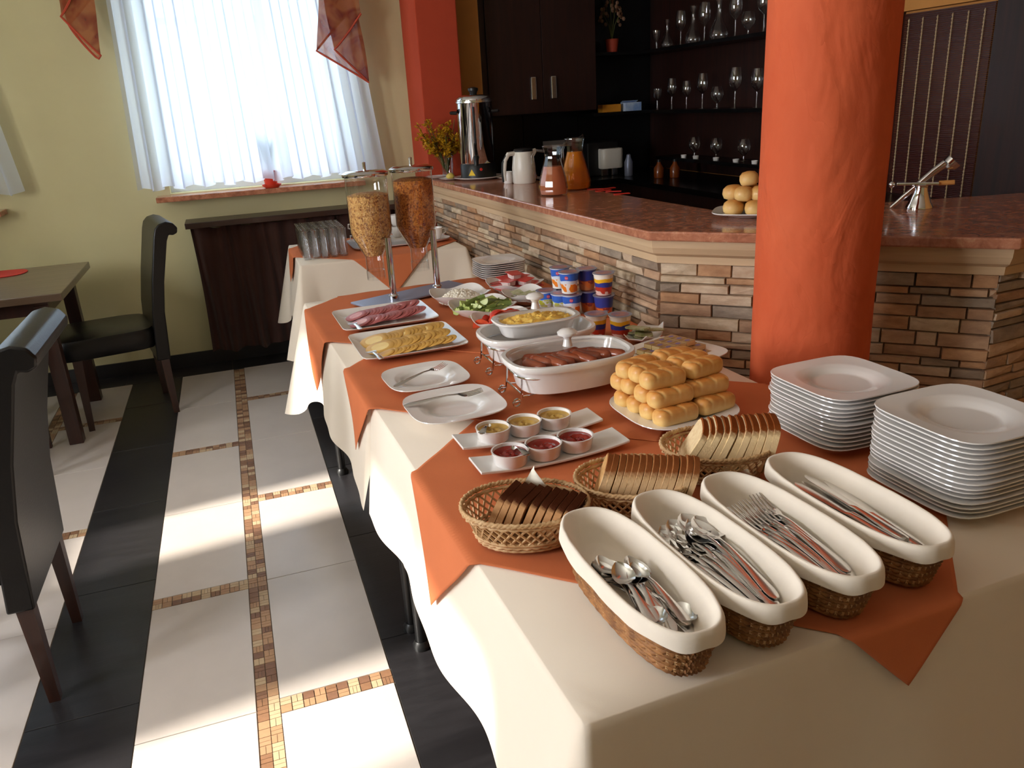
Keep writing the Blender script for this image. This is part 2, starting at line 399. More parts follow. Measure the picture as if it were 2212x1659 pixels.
b.box(WL_X - .25, WL_X, ys, YB, 0, CEIL)
struct(part('wall_left', b, 'wall_green', smooth=False))
struct(part('wall_near', MB().box(WL_X, XR, YN - .2, YN, 0, CEIL), 'wall_green', smooth=False))
struct(part('wall_bar', MB().box(1.149, XR + .2, YB, YB + .2, 0, CEIL), 'ochre', smooth=False))
struct(part('wall_right', MB().box(XR, XR + .2, YN, YB, 0, CEIL), 'ochre', smooth=False))
struct(part('wall_pilaster', MB().box(1.149, 1.393, 4.82, YB, 0, CEIL), 'orange_paint', smooth=False, bevel=.006))
struct(part('wall_return', MB().box(1.393, 1.578, 5.0, YB, 0, CEIL), 'ochre', smooth=False))
struct(part('baseboard_far', MB().box(WL_X, 1.149, YW - .012, YW, 0.0, .085), 'tile_black', smooth=False))
for i, (x0, x1, z0, z1) in enumerate((W1, W2)):
    r = struct(put('window_%d' % (i + 1), None, None, ((x0 + x1) / 2, YW + .12, z0)))
    wd, ht = x1 - x0, z1 - z0; f = MB(); h = wd / 2; t = .05
    f.box(-h, h, -.03, .03, 0, t).box(-h, h, -.03, .03, ht - t, ht).box(-h, -h + t, -.03, .03, t, ht - t).box(h - t, h, -.03, .03, t, ht - t)
    f.box(.1, .17, -.03, .03, t, ht - t).box(-h + t, .1, -.02, .02, .92, .96)
    part('window_frame', f, 'frame_white', r, smooth=False)
    part('pane', MB().box(-h + t, .1, -.004, .004, t, ht - t), 'pane', r, smooth=False); part('pane', MB().box(.17, h - t, -.004, .004, t, ht - t), 'pane', r, smooth=False)
for i, (a, c) in enumerate(WIN_L):
    r = struct(put('window_%d' % (i + 3), None, None, (WL_X - .06, (a + c) / 2, WL_Z0)))
    h = (c - a) / 2; ht = WL_Z1 - WL_Z0; t = .045; f = MB()
    f.box(-.03, .03, -h, h, 0, t).box(-.03, .03, -h, h, ht - t, ht).box(-.03, .03, -h, -h + t, t, ht - t).box(-.03, .03, h - t, h, t, ht - t)
    if h > .4: f.box(-.03, .03, -.03, .03, t, ht - t)
    part('window_frame', f, 'frame_white', r, smooth=False)
for i, (xa, xb) in enumerate(((-.405, .80), (-2.5, -1.19))):
    struct(part('trim_%d' % (i + 1), MB().box(xa, xb, 5.05, YW, 1.025, 1.055), 'granite', smooth=False, bevel=.004))
# outside
tag(part('lawn', MB().box(-14, 14, 6.2, 30, -.35, -.3), 'grass', smooth=False), 'green lawn outside the far window', 'lawn')
hs = thing('neighbouring_house', 'pale house wall seen faintly through the sheer window curtain', 'house', (1.9, 14.0, -.3))
part('wall', MB().box(-1.6, 4, 0, 4, 0, 2.6), 'house_wall', hs, smooth=False); part('roof', MB().prism([(-1.9, -.3), (4.3, -.3), (4.3, 4.3), (-1.9, 4.3)], 2.6, 2.75), 'sticker_grey', hs, smooth=False)

# floor: slab, tiles, mosaic strips
fl = struct(part('floor', MB().box(WL_X - .2, XR + .2, YN - .2, YB + .2, -.06, -.004), 'grout', smooth=False))
PER = .935; MX = -.1225; MODS = .0295; PITCH = 1.277; G = .0015
tiles = {}
def tile(x0, x1, y0, y1, mt, name):
    k = (round(x1 - x0, 3), round(y1 - y0, 3), mt)
    if k not in tiles:
        hx, hy = k[0] / 2 - G, k[1] / 2 - G
        tiles[k] = MB().loft([[(-hx, -hy, -.006), (hx, -hy, -.006), (hx, hy, -.006), (-hx, hy, -.006)], [(-hx, -hy, -.0008), (hx, -hy, -.0008), (hx, hy, -.0008), (-hx, hy, -.0008)],
                              [(-hx + .0008, -hy + .0008, 0), (hx - .0008, -hy + .0008, 0), (hx - .0008, hy - .0008, 0), (-hx + .0008, hy - .0008, 0)]]).mesh(name, mt, False)
    put(name, tiles[k], fl, ((x0 + x1) / 2, (y0 + y1) / 2, 0))
mods = []          # (x, y) centres of mosaic modules
YE = 4.98
for k in range(-2, 4):
    mx = MX + k * PER
    if mx - .33 > XR: continue
    L0, L1, R0, R1 = mx - .3275, mx - .0295, mx + .0295, mx + .3295
    for (x0, x1, off) in ((L0, L1, 2.46), (R0, R1, 1.82)):
        y = off - 5 * PITCH
        while y < YE:
            for (a, c) in ((y + .0295, y + .6385), (y + .6385, y + PITCH - .0295)):
                a = max(a, YN); c = min(c, YE)
                if c - a > .02: tile(x0, x1, a, c, 'tile_light', 'floor_tile')
            if YN < y < YE - .03:
                for q in range(10):
                    for s in (-.5, .5): mods.append((x0 + .0149 + q * (x1 - x0 - .0298) / 9, y + s * MODS))
            y += PITCH
    y = YN
    while y < YE - .02:
        mods += [(mx - .01475, y + .0147), (mx + .01475, y + .0147)]; y += MODS
    y = 1.985 - 8 * .637
    while y < YE:
        a, c = max(y, YN), min(y + .637, YE)
        if c - a > .02: tile(R1, R1 + PER - .657, a, c, 'tile_black', 'floor_tile')
        y += .637
x = WL_X
while x < XR:
    tile(x, min(x + .61, XR), YE, YB if x > 1.15 else YW, 'tile_black', 'floor_tile'); x += .61
MM = ['mosaic_tan', 'mosaic_brown', 'mosaic_cream', 'mosaic_rust']
def chip(kind):
    h = .0138; g = .0012; b = MB(); zz = -.0004
    if kind == 0: b.box(-h, h, -h, h, -.006, zz)
    elif kind == 1: b.box(-h, h, -h, -g / 2, -.006, zz).box(-h, h, g / 2, h, -.006, zz)
    elif kind == 2: b.box(-h, -g / 2, -h, h, -.006, zz).box(g / 2, h, -h, h, -.006, zz)
    else: b.box(-h, -.0052, -h, h, -.006, zz).box(-.0042, .0042, -h, h, -.006, zz).box(.0052, h, -h, h, -.006, zz)
    return b
chips = [[chip(k).mesh('mosaic_chip', mt, False) for mt in MM] for k in range(4)]
def seen(p):
    d = Vector((p[0], p[1], -CAM_H)); f = d.dot(RW[2])
    if f < .1: return 99
    px = 1106 + FPX * d.dot(RW[0]) / f; py = 829.5 + FPX * d.dot(RW[1]) / f
    return f if (0 < px < 960 and 700 < py < 1670 and p[0] < .22) else 99 + f
mods.sort(key=seen)
rest = MB(); ridx = []
for i, (x, y) in enumerate(mods):
    ix = round(x / MODS) + round(y / MODS)
    k = rnd.choice((1, 1, 0) if ix % 2 else (2, 2, 3, 0)); c = rnd.choice((0, 0, 1, 2, 2, 3))
    if k == 0: c = rnd.choice((1, 3, 0))
    if i < 300: put('mosaic_chip', chips[k][c], fl, (x, y, 0))
    else:
        n0 = len(rest.f); rest.add(chip(k).v, chip(k).f, Tr(x, y, 0)); ridx += [c] * (len(rest.f) - n0)
me = rest.mesh('mosaic_field', None, False)
for mt in MM: me.materials.append(MT[mt])
me.polygons.foreach_set('material_index', ridx)
o = put('mosaic_field', me, fl); o['kind'] = 'stuff'

# ------------------------------------------------------------------ window dressing
def curtain(name, x0t, x1t, x0b, x1b, zb, zt, y, folds, amp, mt, label, cat, ph=0):
    def fn(i, j):
        s = i + .012 * math.sin(i * folds * 2 * PI * 1.7 + ph); z = zb + (zt - zb) * j + .012 * (1 - j) * math.sin(i * folds * 2 * PI * .7)
        x = (x0b + (x1b - x0b) * s) * (1 - j) + (x0t + (x1t - x0t) * s) * j
        a = amp * (1 - .35 * j)
        yy = y + a * math.sin(i * folds * 2 * PI + ph) + .5 * a * math.sin(i * folds * 4.7 + 1.3 * j + ph)
        return (x, yy, z)
    return tag(part(name, MB().grid(170, 14, fn), mt, ang=80), label, cat)
curtain('sheer_curtain', -.44, .80, -.495, .935, 1.10, 2.5, 5.10, 15, .016, 'curtain_white', 'white sheer curtain hanging over the far window above the granite sill', 'curtain')
curtain('sheer_curtain', -2.45, -1.22, -2.5, -1.075, 1.14, 2.5, 5.10, 13, .016, 'curtain_white', 'white sheer curtain of the other window, by the red-set dining table', 'curtain', 1.0)
def swag(x0, x1, zt, hem, label, flip):
    r = thing('swag_drape', label, 'drape', ((x0 + x1) / 2, 5.0, zt))
    wd = x1 - x0; n = 60
    def fn(i, j):
        zz = (i * 3.0) % 1.0; tri = abs(2 * ((i * 2.5) % 1.0) - 1)
        sx = (.5 - tri) * (.55 + .25 * math.sin(3 * i)) + (i - .5) * .5
        L = hem(i)
        return (wd * sx * (.75 + .25 * j) * flip + .02 * math.sin(5 * j + 9 * i), -.045 + .09 * i + .008 * math.sin(j * 7 + i * 20), -L * j)
    part('cascade', MB().grid(n, 22, fn), 'swag', r, ang=70)
    ed = [Vector(fn(k / n, 1.0)) for k in range(n + 1)]
    part('hem_border', MB().tube([(p.x, p.y, p.z + .004) for p in ed], .006, 5), 'terracotta', r)
swag(-.70, -.50, 2.45, lambda i: .30 + .36 * max(0, 1 - abs(i - .62) / .38), 'rust sheer swag tail by the wall corner side of the far curtain', 1)
swag(.60, .88, 2.45, lambda i: .38 + .46 * max(0, 1 - abs(i - .4) / .5), 'rust sheer swag tail beside the orange pilaster', -1)
fp = thing('potted_plant', 'slim plant in a red pot on the far windowsill, behind the curtain', 'plant', (.245, 5.155, 1.056))
part('pot', MB().lathe([(.035, 0), (.045, .09), (.048, .095), (.04, .095), (.034, .02)], 20), 'pot_red', fp)
b = MB()
for k in range(9):
    a = k * 2.4; b.tube([(0, 0, .06), (.02 * math.cos(a), .016 * math.sin(a), .2), (.05 * math.cos(a), .03 * math.sin(a), .27 + .02 * (k % 3))], [.004, .009, .002], 5)
part('leaves', b, 'leaf', fp)
tag(part('flower_saucer', MB().lathe([(.04, 0), (.055, .012), (.057, .02), (.048, .016), (.03, .006)], 24), 'pot_red', loc=(.245, 5.095, 1.056)), 'small red saucer at the edge of the far windowsill', 'saucer')

# radiator cover
rc = thing('radiator_cover', 'dark wooden shelf with brown pleated curtain under the far window', 'radiator cover', (.2, 5.09, 0))
part('shelf_board', MB().box(-.475, .86, -.12, .105, .872, .905), 'dark_wood', rc, smooth=False, bevel=.003)
part('side_panel', MB().box(-.44, -.42, .06, .105, .1, .872), 'dark_wood', rc, smooth=False)
def fn(i, j):
    return (-.455 + 1.28 * i + .01 * math.sin(i * 40 + 3 * j), -.035 + .02 * math.sin(i * 2 * PI * 15) * (1.15 - .6 * j) + .008 * math.sin(i * 47), .105 + .01 * math.sin(i * 2 * PI * 7) + .762 * j)
part('pleated_curtain', MB().grid(180, 8, fn), 'curtain_brown', rc, ang=80)

# ------------------------------------------------------------------ column
cn = MB(); n = 120; rings = []
for k in range(111):
    z = CEIL * k / 110; rg = []
    for j in range(n):
        t = 2 * PI * j / n; c, s = math.cos(t), math.sin(t)
        q = noise.noise(Vector((c * .9, s * .9, z * 2.2))) ; q2 = noise.noise(Vector((c * 3, s * 3, z * 7)))
        rr = .1515 + .0022 * q + .0012 * q2
        rg.append((rr * c, rr * s, z))
    rings.append(rg)
cn.loft(rings)
tag(part('column', cn, 'orange_plaster', loc=(1.413, 1.687, 0)), 'round orange column with rough trowelled plaster, standing before the stone bar', 'column')

# ------------------------------------------------------------------ bar
def offset_path(P, d):
    """offset a polyline to its right-hand side (towards the guests) by d"""
    out = []
    for i in range(len(P)):
        a = (P[i] - P[i - 1]).normalized() if i else None
        c = (P[i + 1] - P[i]).normalized() if i < len(P) - 1 else None
        na = Vector((a.y, -a.x)) if a else None; nc = Vector((c.y, -c.x)) if c else None
        if na and nc:
            mm = (na + nc).normalized(); out.append(P[i] + mm * (d / mm.dot(na)))
        else: out.append(P[i] + (na or nc) * d)
    return out
V2 = lambda x, y: Vector((x, y))
ang3 = math.radians(6)
BP = [V2(1.165, 4.815), V2(1.272, 2.25), V2(1.936, 1.574), V2(1.936 + 1.05 * math.cos(ang3), 1.574 + 1.05 * math.sin(ang3))]
def swp(profile):
    rings = []
    paths = [[(p.x, p.y, z) for p in offset_path(BP, d)] for d, z in profile]
    return [[pp[i] for pp in paths] for i in range(len(BP))]
bar = thing('bar_counter', 'long angled bar clad in stacked split stone with a travertine band', 'bar', (0, 0, 0))
# polygon normal test: guests are to the right of the direction far->near? choose sign once
SG = 1 if offset_path(BP[:2], .1)[0].x < BP[0].x else -1
if SG < 0:
    _op = offset_path
    def offset_path(P, d): return _op(P, -d)
part('core', MB().loft(swp([(-.012, 0), (-.012, 1.03), (-.3, 1.03), (-.3, 0)])), 'stone_joint', bar, smooth=False)
part('travertine_band', MB().loft(swp([(-.01, .952), (.014, .952), (.016, .975), (.03, .985), (.038, 1.005), (.04, 1.03), (-.01, 1.03)])), 'travertine', bar, smooth=False)
nst = 0; low = MB(); lowi = []
for fi in range(3):
    A, B2 = BP[fi], BP[fi + 1]; L = (B2 - A).length; d = (B2 - A) / L; nrm = V2(d.y, -d.x) * SG
    zc = .951; zmin = (.715, .55, .6)[fi]
    while zc > .02:
        h = rnd.choice((.024, .03, .036, .042)) if fi else rnd.choice((.022, .027, .032)); h = min(h, zc)
        s = -.03 * rnd.random()
        while s < L - .004:
            ln = rnd.uniform(.09, .24) if fi else rnd.uniform(.12, .24)
            if rnd.random() < .2: ln *= .6
            a, c = max(s, 0), min(s + ln, L)
            s += ln
            if c - a < .015: continue
            ts = rnd.uniform(-.004, .007)
            b = MB(); g = .0012; j = lambda q: rnd.uniform(-q, q)
            x0, x1, z0, z1 = a + g, c - g, zc - h + g, zc - g
            fr = [(x0 + .002, ts + j(.004), z0 + .002), (x1 - .002, ts + j(.004), z0 + .002), (x1 - .002, ts + j(.004), z1 - .002), (x0 + .002, ts + j(.004), z1 - .002)]
            mid = ((x0 + x1) / 2, ts + .003 + j(.003), (z0 + z1) / 2)
            bk = [(x0, -.012, z0), (x1, -.012, z0), (x1, -.012, z1), (x0, -.012, z1)]
            vs = [(p[0] * d.x + A.x + nrm.x * p[1], p[0] * d.y + A.y + nrm.y * p[1], p[2]) for p in bk + fr + [mid]]
            fs = [(0, 1, 5, 4), (1, 2, 6, 5), (2, 3, 7, 6), (3, 0, 4, 7), (4, 5, 8), (5, 6, 8), (6, 7, 8), (7, 4, 8)]
            if SG > 0: fs = [tuple(reversed(f)) for f in fs]
            mi = rnd.randrange(len(STONES))
            if zc - h > zmin and nst < 300 and not (fi == 2 and a > .45):
                part('stone', b.add(vs, fs), STONES[mi], bar, smooth=False); nst += 1
            else:
                low.add(vs, fs); lowi += [mi] * len(fs)
        zc -= h
me = low.mesh('lower_stones', None, False)
for mt in STONES: me.materials.append(mt)
me.polygons.foreach_set('material_index', lowi)
o = put('lower_stones', me, bar); o['kind'] = 'stuff'
fr = offset_path(BP, .06); bk = offset_path(BP, -.36)
_d = (BP[2] - BP[1]).normalized(); _n = V2(-math.sin(ang3), math.cos(ang3))      # the inner corner sits far along the oblique side
bk[2] = V2(2.5, 2.16); bk[3] = V2(BP[3].x, 2.055)
wt = tag(part('bar_worktop', MB().prism([(p.x, p.y) for p in fr] + [(p.x, p.y) for p in reversed(bk)], 1.03, 1.06), 'granite', smooth=False, bevel=.005),
         'polished red-brown granite worktop running along the bar', 'worktop')

# behind the bar
def boxthing(name, label, cat, x0, x1, y0, y1, z0, z1, mt, bevel=.003):
    return tag(part(name, MB().box((x0 - x1) / 2, (x1 - x0) / 2, (y0 - y1) / 2, (y1 - y0) / 2, 0, z1 - z0), mt, loc=((x0 + x1) / 2, (y0 + y1) / 2, z0), smooth=False, bevel=bevel), label, cat)
bc = thing('back_cabinet', 'dark base cabinet run behind the bar with black worktop', 'cabinet', (0, 0, 0))
part('body', MB().box(1.66, 2.99, 4.86, 5.44, 0, .92), 'wenge', bc, smooth=False); part('body', MB().box(2.45, 2.90, 2.6, 4.86, 0, .92), 'wenge', bc, smooth=False)
part('worktop', MB().prism([(1.65, 4.83), (2.42, 4.83), (2.42, 2.56), (2.965, 2.56), (2.965, 5.445), (1.65, 5.445)], .92, .95), 'black_panel', bc, smooth=False)
bs = thing('backsplash', 'glossy black wall panels behind the urn under the cupboards', 'wall panel', (0, 5.435, .95))
for (x0, x1) in ((1.65, 1.985), (1.99, 2.40), (2.405, 2.99)): part('panel', MB().box(x0, x1, -.01, .01, 0, .425), 'black_panel', bs, smooth=False, bevel=.001)
part('notice_strip', MB().box(2.13, 2.43, -.014, -.011, .19, .235), 'sticker_grey', bs, smooth=False)
tag(part('wenge_panel', MB().box(2.97, 2.999, 2.56, 3.29, 0, .951), 'wenge', smooth=False), 'dark wenge panel under the bamboo blind', 'panel')
wc = thing('wall_cupboard', 'dark wenge wall cupboard with two doors and steel handles', 'cupboard', (1.60, 5.12, 1.378))
part('body', MB().box(0, .80, .0, .325, 0, 1.36), 'wenge', wc, smooth=False)
for k, (x0, x1, hx) in enumerate(((.052, .418, .352), (.422, .797, .492))):
    dr = part('door', MB().box(x0, x1, -.02, -.001, .003, 1.355), 'wenge', wc, smooth=False, bevel=.001)
    part('handle', MB().box(hx - .018, hx + .018, -.034, -.02, .085, .225), 'steel', dr, smooth=False, bevel=.005)
sh = thing('bar_shelf', 'dark wall shelving with glass-laden boards behind the bar', 'shelf', (0, 0, 0))
part('back_panel', MB().box(2.405, 2.99, 5.42, 5.445, 1.376, CEIL - .01), 'black_panel', sh, smooth=False)
part('back_panel', MB().box(2.975, 2.998, 3.3, 5.42, .952, CEIL - .01), 'wenge', sh, smooth=False)
for z in (1.735, 1.355): part('shelf_board', MB().prism([(2.405, 5.16), (2.76, 5.16), (2.76, 3.35), (2.97, 3.35), (2.97, 5.415), (2.405, 5.415)], z - .02, z), 'black_panel', sh, smooth=False)
part('shelf_board', MB().box(2.76, 2.97, 3.35, 4.95, 1.04, 1.06), 'black_panel', sh, smooth=False)
bl = thing('bamboo_blind', 'dark red bamboo blind with pale beaded cords on the wall right of the orange column', 'blind', (2.985, 2.86, .953))
b = MB()
for k in range(99): b.box(-.004, .004, -.235, .235, k * .0079 + .0008, k * .0079 + .0072)
o = part('slats', b, 'blind', bl, smooth=False); o['kind'] = 'stuff'
for k in range(6):
    y = .20 - k * .0785; b = MB().tube([(-.008, y, 0), (-.009, y, .4), (-.008, y, .76)], .0025, 5)
    for q in range(52): b.ball(.0042, .0042, .005, 5, 4, Tr(-.0085, y, .007 + q * .0146))
    part('beaded_cord', b, 'cord', bl)
struct(part('trim_3', MB().box(2.955, 2.999, 2.56, 3.16, 1.745, 1.81), 'ochre', smooth=False))
tag(part('wenge_panel', MB().box(2.93, 2.999, 3.105, 3.29, .952, CEIL - .01), 'wenge', smooth=False), 'narrow dark wenge post between glass shelves and bamboo blind', 'panel')
tag(part('wenge_panel', MB().box(2.955, 2.999, 2.56, 3.1, 1.812, CEIL - .01), 'wenge', smooth=False), 'dark wenge panel above the bamboo blind', 'panel')
tag(part('tall_cabinet', MB().box(2.91, 2.999, 2.09, 2.555, 0, CEIL - .01), 'wenge', smooth=False), 'tall dark wenge cabinet beside the bamboo blind', 'cabinet')

# things behind the bar
def glassware(name, prof, label, cat, n=20):
    return MB().lathe(prof, n, cap0=True, cap1=False).mesh(name, 'glass_bar')
wine = glassware('wine_glass', [(.031, 0), (.03, .002), (.006, .006), (.0035, .02), (.0035, .085), (.010, .092), (.028, .11), (.034, .135), (.033, .165), (.027, .205)], '', '')
snif = glassware('snifter', [(.028, 0), (.027, .002), (.006, .006), (.004, .03), (.014, .038), (.036, .06), (.041, .085), (.037, .108), (.028, .13)], '', '')
dec = glassware('decanter', [(.04, 0), (.047, .008), (.05, .03), (.042, .055), (.02, .1), (.012, .14), (.012, .18), (.02, .2), (.022, .215)], '', '')
gob = glassware('goblet', [(.026, 0), (.025, .002), (.006, .006), (.004, .05), (.012, .056), (.026, .075), (.026, .12)], '', '')
XS = 2.86
def shelfput(name, me, px, py, z, label, cat, group, s=1.0):
    p = at(px, py, x=XS); o = put(name, me, None, (XS, p.y, z + .0005), (0, 0, 0), s); return tag(o, label, cat, group)
for nm, me, px, s in (('goblet', gob, 1418, 1), ('decanter', dec, 1441, .8), ('wine_glass', wine, 1470, 1), ('decanter', dec, 1497, 1), ('wine_glass', wine, 1521, 1.08), ('decanter', dec, 1552, 1.12), ('wine_glass', wine, 1587, 1.12), ('snifter', snif, 1615, .95), ('wine_glass', wine, 1648, 1.1)):
    lab = {'goblet': 'short goblet at the plant end of the top bar shelf', 'decanter': 'slender glass decanter on the top bar shelf', 'wine_glass': 'clear wine glass on the top bar shelf', 'snifter': 'round-bowled snifter on the top bar shelf'}[nm]
    shelfput(nm, me, px, 90, 1.735, lab, 'glass', 'glassware on the top bar shelf', s)
for nm, me, px, s in (('goblet', gob, 1420, 1.1), ('wine_glass', wine, 1451, .93), ('wine_glass', wine, 1483, .82), ('wine_glass', wine, 1517, 1), ('snifter', snif, 1549, .95), ('wine_glass', wine, 1587, 1.08), ('wine_glass', wine, 1634, 1)):
    lab = {'goblet': 'small goblet on the middle bar shelf', 'wine_glass': 'clear wine glass on the middle bar shelf', 'snifter': 'round-bowled snifter on the middle bar shelf'}[nm]
    shelfput(nm, me, px, 225, 1.355, lab, 'glass', 'glassware on the middle bar shelf', s)
for px in (1500, 1547, 1607): shelfput('snifter', snif, px, 330, 1.06, 'round-bowled snifter on the lowest bar shelf', 'glass', 'snifters on the lowest bar shelf', .95)
tl = MB().lathe([(.016, 0), (.019, .018), (.0185, .018), (.0165, .012), (.003, .012)], 16).mesh('tealight_cup', 'porcelain')
for px in (1477, 1503, 1547, 1590, 1631):
    p = at(px, 335, x=2.79); tag(put('tealight_cup', tl, None, (2.79, p.y, 1.0605)), 'small white tealight cup on the lowest bar shelf edge', 'tealight', 'tealight cups on the lowest bar shelf')
boxthing('carton', 'yellow carton standing on the corner bar shelf', 'box', 2.49, 2.63, 5.20, 5.28, 1.3555, 1.405, 'carton_yellow')
cb = thing('carton', 'blue and white carton next to the yellow one on the corner shelf', 'box', (2.715, 5.22, 1.3555))
part('body', MB().box(-.06, .06, -.04, .04, 0, .055), 'carton_blue', cb, smooth=False); part('open_flap', MB().box(-.06, .06, -.001, .001, 0, .03, Tr(-.0, .04, .055) @ Rx(1.2)), 'carton_blue', cb, smooth=False)
pp = thing('potted_orchid', 'dim dried-flower plant in a terracotta pot on the top corner shelf', 'plant', (2.60, 5.27, 1.7355))
part('pot', MB().lathe([(.035, 0), (.045, .08), (.047, .085), (.04, .085), (.03, .02)], 18), 'terracotta', pp)
b = MB(); c = MB()
for k in range(8):
    a = k * 2.39; e = (.07 * math.cos(a), .06 * math.sin(a), .24 + .03 * (k % 4)); b.tube([(0, 0, .07), (e[0] * .3, e[1] * .3, .17), e], .002, 4)
    for q in range(4): c.ball(.012, .01, .014, 6, 4, Tr(e[0] + rnd.uniform(-.02, .02), e[1] + rnd.uniform(-.02, .02), e[2] - q * .022))
part('stems', b, 'stem', pp); part('blossoms', c, 'mosaic_brown', pp)
cm = thing('coffee_machine', 'black coffee machine with a white front panel behind the bar', 'coffee machine', (2.46, 5.1, .951))
part('body', MB().box(-.16, .07, -.05, .22, 0, .22), 'black_plastic', cm, smooth=False, bevel=.008)
part('front_panel', MB().se([(.078, .055, 5, 0), (.08, .058, 5, .008), (.08, .058, 5, .12), (.076, .055, 5, .128)], 32, Tr(.0, -.06, .05)), 'plastic_white', cm)
part('drip_column', MB().box(-.075, -.025, -.09, -.05, 0, .05), 'steel', cm, smooth=False, bevel=.004); part('drip_column', MB().box(.0, .045, -.09, -.05, 0, .05), 'steel', cm, smooth=False, bevel=.004)
tag(part('steel_flask', MB().lathe([(.026, 0), (.028, .005), (.028, .09), (.016, .12), (.014, .135), (.008, .14)], 20), 'brushed', loc=(2.53, 4.90, .951)), 'slim steel flask on the back counter beside the coffee machine', 'flask')
for k, (x, y) in enumerate(((2.60, 4.62), (2.68, 4.56))):
    o = thing('amber_bottle', ('amber bottle on the back counter, next to the steel flask', 'amber bottle on the back counter, farther from the flask')[k], 'bottle', (x, y, .951), 0, 'amber bottles on the back counter')
    part('body', MB().lathe([(.03, 0), (.032, .01), (.032, .06), (.015, .085), (.012, .1), (.006, .102)], 18), 'amber', o); part('cap', MB().lathe([(.013, .098), (.013, .112), (.004, .114)], 14), 'black_plastic', o)
# ------------------------------------------------------------------ on the bar worktop
ZB = 1.0605
def square_plate(h=.02, s=1.0, e=4.6, name='plate', inner=None):
    a = .5 * s; R = []
    for k, ex, z in ((.42, 2.4, 0), (.46, 2.4, .001), (.52, 2.6, .004), (.8, 3.6, h * .62), (.975, e, h - .0045), (1, e, h - .002), (.995, e, h), (.965, e, h - .0005),
                     (.76, 2.6, h - .0035), (.72, 2.1, h - .004), (.66, 2, h - .0075), (.58, 2, h - .0085), (.52, 2, .0062), (.44, 2, .005), (.02, 2, .005)):
        R.append((a * k, a * k, ex, z))
    return MB().se(R, 64).mesh(name, 'porcelain', ang=50)
urn_p = (1.345, 4.44)
tag(put('saucer_plate', MB().lathe([(.1, 0), (.14, .012), (.142, .016), (.10, .008), (.02, .008)], 40).mesh('saucer_plate', 'porcelain'), None, (*urn_p, ZB)), 'large white plate under the water urn', 'plate')
u = thing('water_urn', 'tall polished steel water urn with black base and tap', 'urn', (*urn_p, ZB + .0085))
part('base', MB().lathe([(.096, 0), (.1, .004), (.1, .072), (.094, .08)], 40), 'black_plastic', u)
tk = part('tank', MB().lathe([(.094, .078), (.098, .085), (.098, .40), (.1, .405), (.099, .418), (.092, .43), (.08, .437), (.02, .442)], 48), 'chrome', u)
part('lid_rim', MB().lathe([(.0995, .398), (.102, .4), (.102, .408), (.0995, .41)], 40, cap0=False, cap1=False), 'steel', tk)
part('lid_knob', MB().lathe([(.018, .44), (.022, .455), (.028, .462), (.028, .474), (.01, .48)], 20), 'black_plastic', u)
ta = math.radians(250)     # tap faces the guests
part('sight_tube', MB().tube([(.101 * math.cos(ta), .101 * math.sin(ta), z) for z in (.12, .25, .375)], .007, 8), 'black_plastic', u)
tp = part('tap', MB().tube([(.095 * math.cos(ta), .095 * math.sin(ta), .115), (.145 * math.cos(ta), .145 * math.sin(ta), .115), (.155 * math.cos(ta), .155 * math.sin(ta), .10), (.155 * math.cos(ta), .155 * math.sin(ta), .075)], [.016, .015, .014, .012], 10), 'black_plastic', u)
part('lever', MB().tube([(.14 * math.cos(ta), .14 * math.sin(ta), .12), (.15 * math.cos(ta), .15 * math.sin(ta), .17), (.165 * math.cos(ta), .165 * math.sin(ta), .19)], [.007, .008, .006], 8), 'black_plastic', tp)
for s in (-1, 1):
    c = math.radians(340 if s > 0 else 160); r_ = Rz(c)
    part('side_handle', MB().tube([(.095, -.04, .35), (.125, -.04, .352), (.13, 0, .352), (.125, .04, .352), (.095, .04, .35)], .009, 8, r_), 'black_plastic', u)
sa = math.radians(232)
part('warning_triangle', MB().prism([(-.02, 0), (.02, 0), (0, .034)], 0, .0012, Tr(.1003 * math.cos(sa), .1003 * math.sin(sa), .018) @ Rz(sa + PI / 2) @ Rx(PI / 2)), 'yellow', u, smooth=False)
sa = math.radians(262)
part('control_dial', MB().lathe([(.008, 0), (.008, .006), (.002, .007)], 12, Tr(.1 * math.cos(sa), .1 * math.sin(sa), .05) @ Rz(sa + PI / 2) @ Rx(PI / 2)), 'red_paper', u)
v = thing('flower_vase', 'glass vase of yellow forsythia sprigs beside the water urn', 'vase', (1.235, 4.70, ZB))
part('vase_glass', MB().lathe([(.03, 0), (.032, .004), (.036, .1), (.042, .15), (.04, .15), (.034, .1), (.029, .01)], 24, cap1=False), 'glass', v)
b = MB(); fo = MB()
for k in range(24):
    a = rnd.uniform(0, 2 * PI); L = rnd.uniform(.14, .25); sp = rnd.uniform(.02, .12)
    e = Vector((sp * math.cos(a) - .055, sp * math.sin(a) - .03, .08 + L)); m_ = Vector((e.x * .45, e.y * .45, .14)); b.tube([(0, 0, .02), m_, e], .0018, 4)
    if k % 3 == 0: e = Vector((e.x * 1.3, e.y * 1.3, e.z * .72))
    for q in range(20):
        t = rnd.uniform(.05, 1.08); c = m_.lerp(e, t) + Vector([rnd.gauss(0, .013) for _ in range(3)])
        for w_ in range(4): fo.grid(1, 1, lambda i, j: ((i - .5) * .010, j * .018, .002 * j), Tr(*c) @ Rz(w_ * PI / 2 + q) @ Rx(rnd.uniform(-.6, .9)))
part('sprig_stems', b, 'stem', v); o = part('blossoms', fo, 'blossom', v, smooth=False); o['kind'] = 'stuff'
sau = MB().lathe([(.035, 0), (.06, .008), (.066, .012), (.05, .006), (.02, .005)], 28).mesh('saucer', 'porcelain')
tag(put('saucer', sau, None, (1.20, 4.53, ZB)), 'white saucer with lemon beside the flower vase', 'saucer'); tag(put('saucer', sau, None, (1.17, 4.70, ZB), scale=1.1), 'empty white saucer at the pilaster end of the bar', 'saucer')
